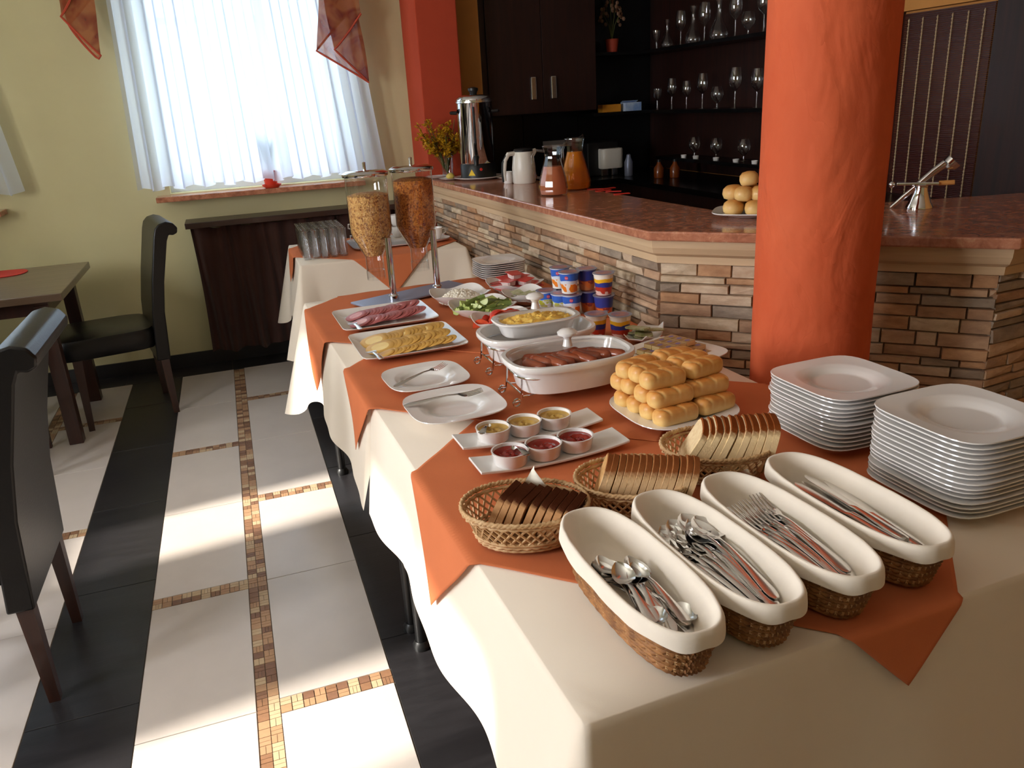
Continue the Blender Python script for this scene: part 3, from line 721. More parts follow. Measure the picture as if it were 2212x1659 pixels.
tag(put('saucer', sau, None, (1.47, 4.30, ZB)), 'white saucer with lemon between urn and white jug', 'saucer')
lm = MB().ball(.026, .018, .016, 10, 6).mesh('lemon_slice', 'lemon')
for k, (x, y, l) in enumerate(((1.20, 4.52, 'lemon wedge on the saucer beside the flower vase'), (1.212, 4.555, 'rear lemon wedge on the saucer by the vase'), (1.465, 4.29, 'lemon wedge on the saucer beside the white jug'), (1.485, 4.33, 'rear lemon wedge on the saucer beside the jug'))):
    tag(put('lemon_slice', lm, None, (x, y, ZB + .021), (0, 0, k)), l, 'lemon')
kt = thing('thermos_jug', 'white thermos jug with black lid and big handle on the bar', 'jug', (1.455, 3.99, ZB))
part('body', MB().lathe([(.056, 0), (.06, .006), (.061, .08), (.055, .13), (.05, .155), (.048, .16)], 36), 'plastic_white', kt)
part('lid', MB().lathe([(.049, .158), (.05, .166), (.044, .172), (.01, .175)], 32), 'black_plastic', kt)
part('spout', MB().tube([(.045, 0, .14), (.062, 0, .158), (.07, 0, .165)], [.018, .012, .006], 8), 'plastic_white', kt)
part('handle', MB().tube([(-.045, 0, .152), (-.085, -.01, .15), (-.105, -.012, .12), (-.112, -.014, .07), (-.11, -.014, .02)], [.011, .012, .011, .010, .008], 8), 'plastic_white', kt)
part('handle_inlay', MB().tube([(-.098, -.012, .145), (-.118, -.014, .11), (-.124, -.016, .05), (-.121, -.016, .015)], .005, 6), 'black_plastic', kt)
cr = thing('cream_jug', 'small white cream jug in front of the thermos jug', 'jug', (1.385, 4.045, ZB))
part('body', MB().lathe([(.022, 0), (.026, .01), (.026, .035), (.021, .05), (.024, .06), (.021, .058), (.018, .05), (.02, .01)], 24, cap1=False), 'porcelain', cr)
part('handle', MB().tube([(.02, .0, .05), (.042, 0, .045), (.04, 0, .02), (.024, 0, .015)], .004, 6), 'porcelain', cr)
def pitcher(x, y, rz, liq, lv, label, s=1.0):
    p = thing('glass_pitcher', label, 'pitcher', (x, y, ZB), rz, 'juice pitchers on the bar'); p.scale = (s, s, s)
    prof = [(.058, 0), (.062, .006), (.066, .03), (.06, .07), (.046, .12), (.036, .155), (.034, .17), (.037, .19), (.042, .21)]
    g = part('glass_body', MB().lathe(prof, 12, cap1=False), 'glass', p, ang=20)
    part('rim', MB().tube([(.042 * math.cos(t * PI / 12) + (.022 if t == 0 else .006 if t in (1, 23) else 0), .042 * math.sin(t * PI / 12), .211 + (.012 if t == 0 else 0)) for t in range(24)], .003, 6, closed=True), 'glass', p)
    def rad(z):
        for (r0, z0), (r1, z1) in zip(prof, prof[1:]):
            if z0 <= z <= z1: return r0 + (r1 - r0) * (z - z0) / max(z1 - z0, 1e-6)
        return .04
    zs = [.006 + (lv - .006) * k / 6 for k in range(7)]
    part('juice', MB().lathe([(rad(z) - .004, z) for z in zs], 24), liq, p)
    part('handle', MB().tube([(-.036, 0, .19), (-.07, 0, .195), (-.088, 0, .17), (-.086, 0, .12), (-.075, 0, .08), (-.052, 0, .075)], .006, 8), 'glass', p)
pitcher(1.365, 3.37, math.radians(-25), 'juice_red', .125, 'glass pitcher of reddish juice on the bar')
pitcher(1.53, 3.50, math.radians(30), 'juice_orange', .158, 'glass pitcher of orange juice on the bar', 1.08)
sac = MB().box(-.035, .035, -.011, .011, 0, .003).mesh('sugar_sachet', 'red_paper', False)
for k, (px, py) in enumerate(((1285, 409), (1303, 412), (1325, 414), (1343, 419), (1314, 409))):
    p = at(px, py, z=1.0605); tag(put('sugar_sachet', sac, None, (p.x, p.y, ZB + .0032 * (k == 4)), (0, 0, rnd.uniform(-.7, .3))), 'red paper sachet lying behind the juice pitchers', 'sachet', 'red sachets behind the pitchers')
# buns on a plate beside the column
pl_small = square_plate(.02, .21, 3.6, 'plate'); BPL = (1.625, 2.285)
tag(put('plate', pl_small, None, (*BPL, ZB), (0, 0, math.radians(-40)), 1.1), 'white plate of small buns on the bar beside the orange column', 'plate')
bun = MB(); bun.se([(.018, .018, 2.4, 0), (.031, .027, 2.6, .006), (.036, .031, 2.6, .02), (.033, .029, 2.5, .035), (.022, .02, 2.2, .045), (.004, .004, 2, .048)], 20)
bun = bun.mesh('bun', 'bun', ang=70)
for k, (dx, dy, dz, rz) in enumerate(((-.062, .0, 0, .4), (-.02, -.058, 0, 1.0), (.045, -.04, 0, .1), (-.01, .055, 0, .7), (.05, .035, 0, .2), (-.035, -.018, .043, .9), (.022, .025, .043, .2), (.01, -.045, .043, .6), (-.03, .045, .043, .3), (-.003, -.005, .088, 1.0))):
    o = put('bun', bun, None, (BPL[0] + dx, BPL[1] + dy, ZB + .012 + dz), (rnd.uniform(-.12, .12), rnd.uniform(-.12, .12), rz)); tag(o, 'small golden bun piled on the plate on the bar', 'bun', 'small buns on the bar plate')
# chrome citrus press
p = at(1985, 449, z=1.06); pr = thing('citrus_press', 'chrome lever press standing on the bar right of the orange column', 'citrus press', (p.x, p.y, ZB), math.radians(-42))
part('base', MB().lathe([(.042, 0), (.042, .004), (.034, .018), (.02, .06), (.022, .075)], 24), 'chrome', pr)
part('tray_arm', MB().box(-.075, .05, -.018, .018, .074, .084), 'chrome', pr, smooth=False, bevel=.003)
part('wooden_grip', MB().tube([(.05, 0, .079), (.095, 0, .081)], .008, 10), 'ochre', pr)
part('lever', MB().tube([(-.085, 0, -.0), (-.05, 0, .035), (.03, 0, .115), (.062, 0, .142)], [.006, .009, .012, .013], 10), 'chrome', pr)
part('press_cup', MB().lathe([(.012, 0), (.024, .012), (.026, .03), (.023, .03), (.01, .006)], 20, Tr(.066, 0, .128) @ Ry(.75)), 'chrome', pr)
part('knob', MB().ball(.011, .011, .011, 12, 8, Tr(-.088, 0, .076)), 'chrome', pr)

# ------------------------------------------------------------------ dining corner on the left
def chair(label, loc, rz):
    """seat faces +x in local space; rear at x=0"""
    c = thing('dining_chair', label, 'chair', loc, rz, 'dark leather dining chairs')
    sw = .22
    s = MB().se([(.235, sw, 7, 0), (.243, sw + .006, 7, .012), (.243, sw + .006, 7, .085), (.236, sw, 6, .1), (.2, sw - .03, 5, .108), (.02, .02, 3, .11)], 40, Tr(.305, 0, .375))
    part('seat', s, 'leather', c)
    prof = [(.025, .33), (.005, .55), (-.012, .72), (-.04, .87), (-.075, .955)]
    rear = [(x, z) for x, z in prof]
    outl = [(.088, .30), (.066, .55), (.034, .72), (.002, .86), (-.014, .93), (-.026, .965), (-.048, .987), (-.083, .995), (-.116, .985), (-.133, .96), (-.128, .935), (-.106, .925), (-.086, .93), (-.072, .9), (-.052, .82), (-.022, .7), (.004, .55), (.022, .30)]
    b = MB(); b.loft([[(x, y, z) for x, z in outl] for y in (-sw, -sw + .012, sw - .012, sw)])
    part('backrest', b, 'leather', c, ang=45, bevel=.006)
    for sx, sy in ((0, -1), (0, 1), (1, -1), (1, 1)):
        x0 = .05 if sx == 0 else .445; x1 = .045 if sx == 0 else .455; y0 = sy * (sw - .03)
        h = .022; t = .014
        part('leg', MB().loft([[(x1 - t, y0 - t, 0), (x1 + t, y0 - t, 0), (x1 + t, y0 + t, 0), (x1 - t, y0 + t, 0)], [(x0 - h, y0 - h, .385), (x0 + h, y0 - h, .385), (x0 + h, y0 + h, .385), (x0 - h, y0 + h, .385)]]), 'chair_wood', c, smooth=False)
    return c
chair('black leather dining chair with rolled top, pushed to the table by the green wall', (-.45, 4.545, 0), PI + .2)
chair('black leather dining chair with gleaming rolled top, its back to the buffet', (-.625, 2.285, 0), PI)
chair('black leather dining chair tucked under the near side of the dining table', (-1.22, 3.66, 0), PI / 2)
dt = thing('dining_table', 'dark wooden square dining table by the green wall', 'table', (-1.235, 4.46, 0))
part('tabletop', MB().box(-.44, .44, -.44, .44, .725, .76), 'table_wood', dt, smooth=False, bevel=.003)
part('apron', MB().box(-.36, .36, -.36, .36, .655, .725), 'chair_wood', dt, smooth=False)
for sx in (-1, 1):
    for sy in (-1, 1): part('leg', MB().box(sx * .33 - .032, sx * .33 + .032, sy * .33 - .032, sy * .33 + .032, 0, .70), 'chair_wood', dt, smooth=False, bevel=.003)
p = at(12, 592, z=.7605)
tag(part('placemat', MB().se([(.13, .11, 2.4, 0), (.132, .112, 2.4, .002), (.13, .11, 2.4, .004)], 32), 'red_paper', loc=(p.x - .03, p.y, .7605)), 'red oval placemat on the dining table', 'placemat')
tg = thing('water_glass', 'clear water glass on the red placemat', 'glass', (p.x - .075, p.y + .02, .766)); part('bowl', MB().lathe([(.028, 0), (.03, .003), (.036, .1), (.034, .1), (.028, .006), (.002, .006)], 20, cap1=False), 'glass', tg)

# ------------------------------------------------------------------ buffet tables and cloths
TA = math.radians(2); TO = Vector((.303, .71)); ZT = .75
TU = Vector((math.cos(TA), math.sin(TA))); TV = Vector((-math.sin(TA), math.cos(TA)))
def uvw(u_, v_, z): q = TO + TU * u_ + TV * v_; return (q.x, q.y, z)
def tv(x, y): q = Vector((x, y)) - TO; return q.dot(TU), q.dot(TV)
def buffet_table(name, label, u0, u1, v0, v1, fr, legsets):
    o = fr((u0 + u1) / 2, (v0 + v1) / 2, 0); t = thing(name, label, 'table', o, fr(1, 0, 0) and fr.ang)
    hx, hy = (u1 - u0) / 2, (v1 - v0) / 2
    part('tabletop', MB().box(-hx + .012, hx - .012, -hy + .012, hy - .012, ZT - .03, ZT - .003), 'dark_wood', t, smooth=False)
    for sx in (-1, 1):
        for sy in (-1, 1):
            part('leg', MB().tube([(sx * (hx - .05), sy * (hy - .04), .0), (sx * (hx - .05), sy * (hy - .04), ZT - .03)], .016, 10), 'black_plastic', t)
            part('foot', MB().lathe([(.026, 0), (.026, .012), (.018, .025)], 14, Tr(sx * (hx - .05), sy * (hy - .04), 0)), 'black_plastic', t)
class Frame:
    def __init__(s, o, a): s.o = Vector(o); s.ang = a; s.u = Vector((math.cos(a), math.sin(a))); s.v = Vector((-math.sin(a), math.cos(a)))
    def __call__(s, a, b, z): q = s.o + s.u * a + s.v * b; return (q.x, q.y, z)
F1 = Frame((.303, .71), TA); F3 = Frame((.275, 4.07), 0.0)
def hang(s, d, seed):
    """how far a hanging cloth stands off the table edge at drop d"""
    k = d / .3
    return .004 + .032 * k + .012 * k * math.sin(s * 11 + seed) + .004 * k * math.sin(s * 23 + 2 * seed)
def tablecloth(label, u0, u1, v0, v1, fr, drop, seed, cd=.10, flat=None, near=None):
    W_, D_ = u1 - u0, v1 - v0; per = 2 * (W_ + D_); n = 440; rings = []
    def base(s):
        s = s % per
        if s < W_: return (u0 + s, v0), (0, -1), min(s, W_ - s), s
        s -= W_
        if s < D_: return (u1, v0 + s), (1, 0), min(s, D_ - s), s
        s -= D_
        if s < W_: return (u1 - s, v1), (0, 1), min(s, W_ - s), W_ - s
        s -= W_; return (u0, v1 - s), (-1, 0), min(s, D_ - s), D_ - s
    levels = [0, .004, .012, .03, .06, .1, .15, .2, .25, .3, .36, .42, .5]
    tot = max(levels)
    for li, lv in enumerate(levels):
        fr_ = lv / tot; rg = []
        for k in range(n):
            (pu, pv), nn, dc, sl = base(per * k / n)
            cf = math.exp(-(dc / .05) ** 2); quiet = flat is not None and abs(pv - flat) < .3
            if quiet: cf = 0
            dd = drop + (near - drop) * max(0, 1 - max(0, pv - v0) / .12) if near else drop
            if quiet and abs(pv - flat) < .001: dd = .1
            d = (dd + (0 if quiet else cd) * math.exp(-(dc / .16) ** 1.5)) * fr_
            off = hang(sl, d, seed) if lv > .004 else (.002 if lv else 0)
            if lv > .004: off += cf * .05 * (d / .3)
            # smooth corner normal
            nx, ny = nn
            if dc < .05 and not quiet:
                cu = u0 if abs(pu - u0) < abs(pu - u1) else u1; cv = v0 if abs(pv - v0) < abs(pv - v1) else v1
                qx, qy = (-1 if cu == u0 else 1), (-1 if cv == v0 else 1); wgt = .5 * (1 - dc / .05)
                nx = nx * (1 - wgt) + qx * wgt if nn[0] == 0 else nx; ny = ny * (1 - wgt) + qy * wgt if nn[1] == 0 else ny
            rg.append(fr(pu + nx * off, pv + ny * off, ZT - (d if lv > .004 else lv * .3)))
        rings.append(rg)
    b = MB().loft(rings, True, False)
    return tag(part('tablecloth', b, 'cream_cloth', ang=75), label, 'tablecloth')
def square_cloth(label, cu, cv, h, fr, u0, u1, v0, v1, seed, lift=.0025):
    n = 150; r = .010
    def fn(i, j):
        s, t = 2 * i - 1, 2 * j - 1
        u_, v_ = cu + h * (s + t) / 2, cv + h * (s - t) / 2
        z = ZT + lift + .0012 * math.sin(u_ * 31 + v_ * 17 + seed) * math.sin(v_ * 23)
        pu, pv = u_, v_
        def fold(du, sl):
            a = min(du / r, PI / 2); dz = r * (1 - math.cos(a)) + max(0, du - r * PI / 2)
            return hang(sl, dz, seed) + .003 + .006 * min(1, du / .01) + lift, dz
        if u_ < u0: o_, dz = fold(u0 - u_, v_ - v0); pu = u0 - o_; z -= dz
        elif u_ > u1: o_, dz = fold(u_ - u1, v_ - v0); pu = u1 + o_; z -= dz
        if v_ < v0: o_, dz = fold(v0 - v_, u_ - u0); pv = v0 - o_; z -= dz
        elif v_ > v1: o_, dz = fold(v_ - v1, u_ - u0); pv = v1 + o_; z -= dz
        return fr(pu, pv, z)
    return tag(part('square_overlay', MB().grid(n, n, fn), 'orange_cloth', ang=75, solid=.0012), label, 'overlay cloth', 'orange overlay cloths')
buffet_table('buffet_table', 'cloth-covered buffet table carrying the cutlery baskets and dinner plates', 0, .93, 0, 1.235, F1, None)
buffet_table('buffet_table', 'cloth-covered buffet table carrying the hot dishes and cold platters', -.004, .925, 1.25, 2.51, F1, None)
buffet_table('buffet_table', 'cloth-covered side table carrying glasses and cups by the stone bar', 0, .86, 0, .71, F3, None)
tablecloth('cream tablecloth under the cutlery baskets and dinner plates', 0, .93, 0, 1.24, F1, .31, 1.0, .06, 1.24, .46)
tablecloth('cream tablecloth under the hot dishes and cold platters', -.004, .925, 1.246, 2.51, F1, .31, 1.0, .16, 1.246)
tablecloth('cream tablecloth on the side table of glasses and cups', 0, .86, 0, .71, F3, .34, 2.0, .12)
square_cloth('orange square overlay under the bread and cutlery baskets', .5, .59, .70, F1, 0, .93, -.0, 1.24, 1.0)
square_cloth('orange square overlay under the two empty white plates and sausage dish', .51, 1.37, .70, F1, -.002, .928, -.0, 2.51, 1.0, .0046)
square_cloth('orange square overlay under the ham platter and cereal dispenser', .44, 2.12, .70, F1, -.004, .925, -.0, 2.51, 1.0, .0068)
square_cloth('orange square overlay on the side table of glasses and cups', .455, .42, .62, F3, 0, .86, 0, .71, 2.0)
ZC = ZT + .009      # top of the cloths
# ------------------------------------------------------------------ dinner plates
dplate = square_plate(.02, .238, 4.8, 'dinner_plate')
for (x, y, n, lab, grp) in ((1.157, .968, 16, 'dinner plate in the taller stack beside the knife basket', 'dinner plates, taller stack'), (1.155, 1.268, 13, 'dinner plate in the shorter stack before the orange column', 'dinner plates, shorter stack')):
    for k in range(n):
        o = put('dinner_plate', dplate, None, (x + rnd.uniform(-.003, .003), y + rnd.uniform(-.003, .003), ZC - .002 + k * .0090), (0, 0, TA + rnd.uniform(-.015, .015)))
        tag(o, ('topmost ' if k == n - 1 else 'lowest ' if k == 0 else '') + lab, 'plate', grp)
splate = square_plate(.018, .2, 4.8, 'small_plate')
for k in range(8):
    tag(put('small_plate', splate, None, (1.035 + rnd.uniform(-.002, .002), 3.215 + rnd.uniform(-.002, .002), ZC - .002 + k * .0085), (0, 0, .02)), ('topmost ' if k == 7 else 'lowest ' if k == 0 else '') + 'small square plate in the stack against the stone bar', 'plate', 'small plates stacked by the bar')

# ------------------------------------------------------------------ cutlery
def blade(sections, m=6):
    """closed thin solid along +y: (y, half width, z centre, sag, thickness)"""
    rings = []
    for y, w_, zc, sag, th in sections:
        up = []; dn = []
        for k in range(m + 1):
            q = -1 + 2 * k / m; z = zc - sag * (1 - q * q)
            e = th * (1 - .6 * q * q); up.append((w_ * q, y, z + e / 2)); dn.append((w_ * q, y, z - e / 2))
        rings.append(up + dn[::-1])
    return MB().loft(rings)
def spoon_mesh(L, name, bw):
    S = [(0, .004, .002, 0, .002), (.006, .0075, .002, 0, .0022), (L * .08, .009, .003, 0, .0022), (L * .3, .006, .007, 0, .0026), (L * .55, .0034, .010, 0, .003), (L * .66, .003, .008, 0, .0034), (L * .705, .006, .0055, .0005, .0026)]
    n = 9
    for k in range(n + 1):
        t = k / n; y = L * (.72 + .28 * t); w_ = bw * max(.12, math.sin(PI * min(1, .16 + .84 * t) ** .85 * .985) ** .62) if t < 1 else .002
        S.append((y, w_, .0055 + .003 * t * t, .0085 * math.sin(PI * min(1, max(0, t * .92 + .05))) ** .8, .0016))
    return blade(S, 8).mesh(name, 'steel', ang=60)
def fork_mesh(L, name):
    b = blade([(0, .004, .002, 0, .002), (.006, .0078, .002, 0, .0022), (L * .08, .0095, .003, 0, .0022), (L * .3, .006, .007, 0, .0026), (L * .55, .0034, .010, 0, .003), (L * .68, .0036, .008, 0, .003), (L * .72, .009, .0055, .001, .002), (L * .76, .0122, .004, .0018, .0018), (L * .80, .0126, .004, .0016, .0018)], 6)
    for k in range(4):
        x = -.0104 + k * .00693; pts = []
        for q in range(5):
            t = q / 4; pts.append((x * (1 - .05 * t), L * (.795 + .205 * t), .0032 + .007 * t * t))
        b.tube(pts, [.0020, .0020, .0019, .0017, .0008], 5)
    return b.mesh(name, 'steel', ang=50)
def knife_mesh(L, name):
    return blade([(0, .004, .004, 0, .006), (.005, .008, .004, 0, .008), (L * .1, .0095, .004, 0, .008), (L * .35, .0075, .004, 0, .0075), (L * .46, .006, .004, 0, .006), (L * .48, .0072, .004, 0, .0045), (L * .5, .0085, .004, 0, .0022), (L * .7, .0100, .004, 0, .0018), (L * .9, .0098, .004, 0, .0016), (L * .97, .007, .004, 0, .0014), (L, .002, .004, 0, .001)], 4).mesh(name, 'steel', ang=45)
teaspoon = spoon_mesh(.145, 'teaspoon', .0165); tspoon = spoon_mesh(.215, 'tablespoon', .0235); fork = fork_mesh(.21, 'fork'); knife = knife_mesh(.235, 'knife')

# ------------------------------------------------------------------ wicker
def weave(b, levels, e, ns, r, amp, phase0=0):
    """levels: (a, b, z); one woven strand per level"""
    n = ns * 2
    for li, (A, B_, z) in enumerate(levels):
        base = sering(1, 1, e, 0, n); pts = []
        for j, (x, y, _) in enumerate(base):
            k = 1 + amp * math.cos(PI * (j + li + phase0)); pts.append((x * A * k, y * B_ * k, z + (.0006 * (-1) ** j)))
        b.tube(pts, r, 5, closed=True)
def cutlery_basket(label, loc, rz):
    t = thing('cutlery_basket', label, 'basket', loc, rz, 'lined cutlery baskets')
    a0, b0, a1, b1, H = .046, .150, .060, .172, .078
    lerp = lambda f: (a0 + (a1 - a0) * f, b0 + (b1 - b0) * f)
    wv = MB(); weave(wv, [(*lerp(k / 10), .003 + .0072 * k) for k in range(10)], 2.7, 46, .0042, .016)
    o = part('weave', wv, 'wicker', t, ang=80); o['kind'] = 'stuff'
    st = MB(); nn = 46
    for j in range(0, nn, 1):
        p0 = sering(a0, b0, 2.7, .0, nn)[j]; p1 = sering(a1 - .001, b1 - .001, 2.7, H - .008, nn)[j]; st.tube([p0, p1], .0026, 4)
    o = part('stakes', st, 'wicker_pale', t); o['kind'] = 'stuff'
    sh_ = MB().se([(a0 - .002, b0 - .002, 2.7, .003), (a1 - .002, b1 - .002, 2.7, H - .006)], 64, cap1=False); part('shell', sh_, 'wicker', t)
    ln = []; N = 96
    for (da, db, z, sc2) in ((-.030, -.05, .026, 0), (-.018, -.026, .026, 0), (-.011, -.013, .036, 0), (-.009, -.010, H * .7, 0), (-.005, -.005, H - .004, 0), (-.001, -.001, H + .003, 0), (.001, .001, H + .005, 0), (.004, .004, H + .0035, 0), (.0065, .0065, H - .003, .2), (.0075, .0075, H - .012, .6), (.008, .008, H - .020, 1)):
        f = min(1, max(0, (z - .006) / H)) if da < 0 else 1
        A, B_ = (lerp(f)); rg = sering(A + da, B_ + db, 2.7, z, N); out = []
        for j, (x, y, zz) in enumerate(rg):
            wob = .002 * noise.noise(Vector((x * 60, y * 40, z * 30))) if 0 < len(ln) else 0
            k = 1 + (wob / .06) * .5 + sc2 * .01 * math.sin(j * .9)
            out.append((x * k, y * (1 + wob * 2), zz + sc2 * .0014 * math.sin(j * .55) + (0 if z > .05 else .002 * noise.noise(Vector((x * 40, y * 40, 5))))))
        ln.append(out)
    part('cloth_liner', MB().loft(ln, True, False), 'liner_cloth', t, ang=75)
    return t
CB = [((.458, .878), 'teaspoons'), ((.588, .884), 'tablespoons'), ((.724, .893), 'forks'), ((.868, .912), 'knives')]
crz = math.radians(2.5)
for (xy, what) in CB: cutlery_basket('oval wicker basket with white cloth liner, holding ' + what, (*xy, ZC), crz)
def lay(name, me, c, dx, dy, dz, yaw, pitch, roll, label, group):
    # item's middle sits at offset (dx, dy) in the basket, pointing to +y
    L = max(v.co.y for v in me.vertices) if False else {'teaspoon': .145, 'tablespoon': .215, 'fork': .21, 'knife': .235}[name]
    R_ = Rz(crz) @ Tr(dx, dy, dz) @ Rz(yaw) @ Rx(pitch) @ Ry(roll) @ Tr(0, -L / 2, 0)
    o = put(name, me); o.matrix_world = Tr(c[0], c[1], ZC) @ R_
    o.location = (Tr(c[0], c[1], ZC) @ R_).translation; o.rotation_euler = R_.to_euler(); return tag(o, label, name if name != 'tablespoon' else 'spoon', group)
for k in range(15):
    ly = k // 5
    lay('teaspoon', teaspoon, CB[0][0], rnd.uniform(-.022, .018), -.035 + rnd.uniform(-.035, .04), .032 + ly * .006 + .002 * (k % 4), rnd.uniform(-.35, .35) + (PI if k in (3, 7) else 0), rnd.uniform(.02, .16), rnd.uniform(-.25, .25), 'steel teaspoon lying loose in the teaspoon basket', 'teaspoons in the basket')
for k in range(14):
    t = k / 13
    lay('tablespoon', tspoon, CB[1][0], -.026 + .05 * t + (.004 if k % 2 else 0), -.015 + .02 * math.sin(k * 1.7), .030 + .0019 * k, .24 - .30 * t, .03 + .07 * (k % 3) / 3, -.35 + .4 * t, 'steel tablespoon fanned in the tablespoon basket', 'tablespoons in the basket')
for k in range(14):
    t = k / 13
    lay('fork', fork, CB[2][0], -.032 + .060 * t, -.012 + .018 * math.sin(k * 2.1), .030 + .0015 * k, .26 - .28 * t, .04 + .05 * (k % 3) / 3, -.35 + .35 * t, 'steel table fork fanned in the fork basket', 'forks in the basket')
for k in range(11):
    t = k / 10
    lay('knife', knife, CB[3][0], -.030 + .060 * ((k * .37) % 1), .01 - .03 * ((k * .61) % 1), .031 + .0020 * k, .10 - .22 * ((k * .37) % 1), .01, rnd.choice((0, .15, -.2, .1)), 'steel table knife lying in the knife basket', 'knives in the basket')

# ------------------------------------------------------------------ bread
def bread_basket(label, loc, rz):
    t = thing('bread_basket', label, 'basket', loc, rz, 'oval bread baskets')
    H = .062; lv = lambda f: (.083 + .026 * f, .062 + .021 * f)
    wv = MB(); weave(wv, [(*lv(k / 9), .003 + k * .0065) for k in (0, 1, 2)] + [(*lv(.86), H * .86)], 2.1, 34, .0033, .02)
    nn = 36
    for j in range(nn):       # open crossed lattice
        for s in (-2, 2):
            q0 = sering(*lv(.18), 2.1, H * .22, nn)[j]; q1 = sering(*lv(.85), 2.1, H * .84, nn)[(j + s) % nn]; wv.tube([q0, q1], .0021, 4)
    o = part('weave', wv, 'wicker_pale', t, ang=80); o['kind'] = 'stuff'
    part('base', MB().se([(.076, .056, 2.1, 0), (.083, .062, 2.1, .002), (.076, .056, 2.1, .006)], 40), 'wicker', t)
    rm = MB(); N = 120
    for ph in (0, PI):
        rm.tube([(x * (1 + .012 * math.cos(40 * 2 * PI * j / N + ph)), y * (1 + .012 * math.cos(40 * 2 * PI * j / N + ph)), H + .003 * math.sin(40 * 2 * PI * j / N + ph)) for j, (x, y, _) in enumerate(sering(*lv(1), 2.1, 0, N))], .0034, 5, closed=True)
    part('braided_rim', rm, 'wicker_pale', t, ang=80)
    return t
BB = [((.39, 1.147), 'dark rye bread'), ((.607, 1.155), 'brown-crusted bread'), ((.815, 1.212), 'white bread')]
brz = math.radians(-19)
for xy, what in BB: bread_basket('oval open-weave wicker basket of sliced ' + what, (*xy, ZC), brz)
def slice_proto(name, outline, th, crumb, crust, label, group):
    t = thing(name, label, 'bread', (0, 0, 0), 0, group); n = len(outline)
    cx_ = sum(p[0] for p in outline) / n; cz_ = sum(p[1] for p in outline) / n
    inn = [((y - cx_) * .93 + cx_, (z - cz_) * .93 + cz_) for y, z in outline]
    b = MB().loft([[(s, y, z) for y, z in o_] for s, o_ in ((-th / 2, inn), (-th / 2 + .0006, outline), (th / 2 - .0006, outline), (th / 2, inn))], False, False); part('crust', b, crust, t, ang=60)
    part('crumb', MB().loft([[(s, y, z) for y, z in inn] for s in (-th / 2 - .0002, th / 2 + .0002)]), crumb, t)
    return t
def loaf_outline(wd, ht, e=4, dome=.0, n=28):
    return [(x, z * (1 + dome * (1 - (x / wd) ** 2) * (z > 0)) + ht) for x, z, _ in sering(wd, ht, e, 0, n)]
def bread_row(xy, proto, n, axis, length, lean, z0, jitter, start=0.0, fan=0.0):
    ca, sa_ = math.cos(axis), math.sin(axis); base = proto['label']
    for k in range(n):
        t = -.5 + (k + .5) / n
        x = xy[0] + ca * length * t; y = xy[1] + sa_ * length * t
        R_ = Rz(axis + rnd.uniform(-jitter, jitter)) @ Ry(lean + fan * t + rnd.uniform(-jitter, jitter) * .5)
        place(proto, k == 0, (x, y, z0 + rnd.uniform(0, .002)), R_.to_euler(), base + (', end slice nearest the dining side' if k == 0 else ', end slice towards the plates' if k == n - 1 else ''))
p_dark = slice_proto('dark_bread_slice', loaf_outline(.040, .034, 8), .0122, 'bread_dark_crumb', 'bread_dark_crust', 'dark rye bread slice in the bread basket', 'dark rye slices')
bread_row((.400, 1.15), p_dark, 9, math.radians(-46), .142, .42, ZC + .014, .05)
p_mid = slice_proto('brown_bread_slice', loaf_outline(.050, .041, 3, .12), .0108, 'bread_mid_crumb', 'bread_mid_crust', 'brown-crusted bread slice in the bread basket', 'brown-crusted slices')
bread_row((.610, 1.155), p_mid, 14, math.radians(-30), .165, .34, ZC + .012, .02)
p_wh = slice_proto('white_bread_slice', loaf_outline(.047, .050, 6, .05), .0128, 'bread_white_crumb', 'bread_white_crust', 'white bread slice in the bread basket', 'white bread slices')
bread_row((.822, 1.212), p_wh, 11, math.radians(-28), .175, .36, ZC + .011, .03, fan=-.35)
nk = MB().grid(6, 6, lambda i, j: ((i - .5) * .1 * (1 - j), .01 * math.sin(3 * i + 2 * j) - .015 * j, .1 * j + .002)).mesh('paper_napkin', 'napkin')
tag(put('paper_napkin', nk, None, (.43, 1.20, ZC + .03), (.1, 0, -.35), .75), 'white napkin tip sticking up behind the dark rye slices', 'napkin')
tag(put('paper_napkin', nk, None, (.80, 1.138, ZC + .02), (.75, 0, .1), .55), 'white napkin tip under the white bread slices', 'napkin')
tag(put('paper_napkin', nk, None, (.60, 1.082, ZC + .02), (.75, 0, -.2), .45), 'white napkin tip under the brown-crusted slices', 'napkin')
# milk rolls
def roll_mesh():
    rings = []; L = .056
    for k in range(45):
        t = -1 + 2 * k / 44; q = max(.1, (1 - abs(t) ** 8)) ** .5; rg = []
        for j in range(22):
            a = 2 * PI * j / 22; c, s = math.cos(a), math.sin(a)
            y = .0245 * q * (abs(c) ** .62) * (1 if c > 0 else -1); z = .0215 * q * (abs(s) ** .68) * (1 if s > 0 else -1)
            x = t * L
            if s > 0: z -= .0045 * s * max(0, math.cos((x / .056) * 9.0 + y * 70)) ** 6 * (1 - abs(t) ** 6)
            if s < -.3: z = max(z, -.017)
            rg.append((x, y, z + .0175))
        rings.append(rg)
    return MB().loft(rings).mesh('milk_roll', 'milk_roll', ang=75)
roll = roll_mesh(); RC = (.905, 1.53)
tag(put('plate', square_plate(.018, .265, 3.4, 'plate'), None, (RC[0] - .005, RC[1] - .005, ZC), (0, 0, .03)), 'white square plate under the pile of milk rolls', 'plate')
lay3 = []
for ly, (nx, ny) in enumerate(((2, 4), (2, 4), (2, 3))):
    for i in range(nx):
        for j in range(ny):
            lay3.append((-.055 + i * .108 + rnd.uniform(-.004, .004), -.078 + .012 * ly + j * .05 + ly * .012, ly * .0365 + .002 * i, rnd.uniform(-.2, .2)))
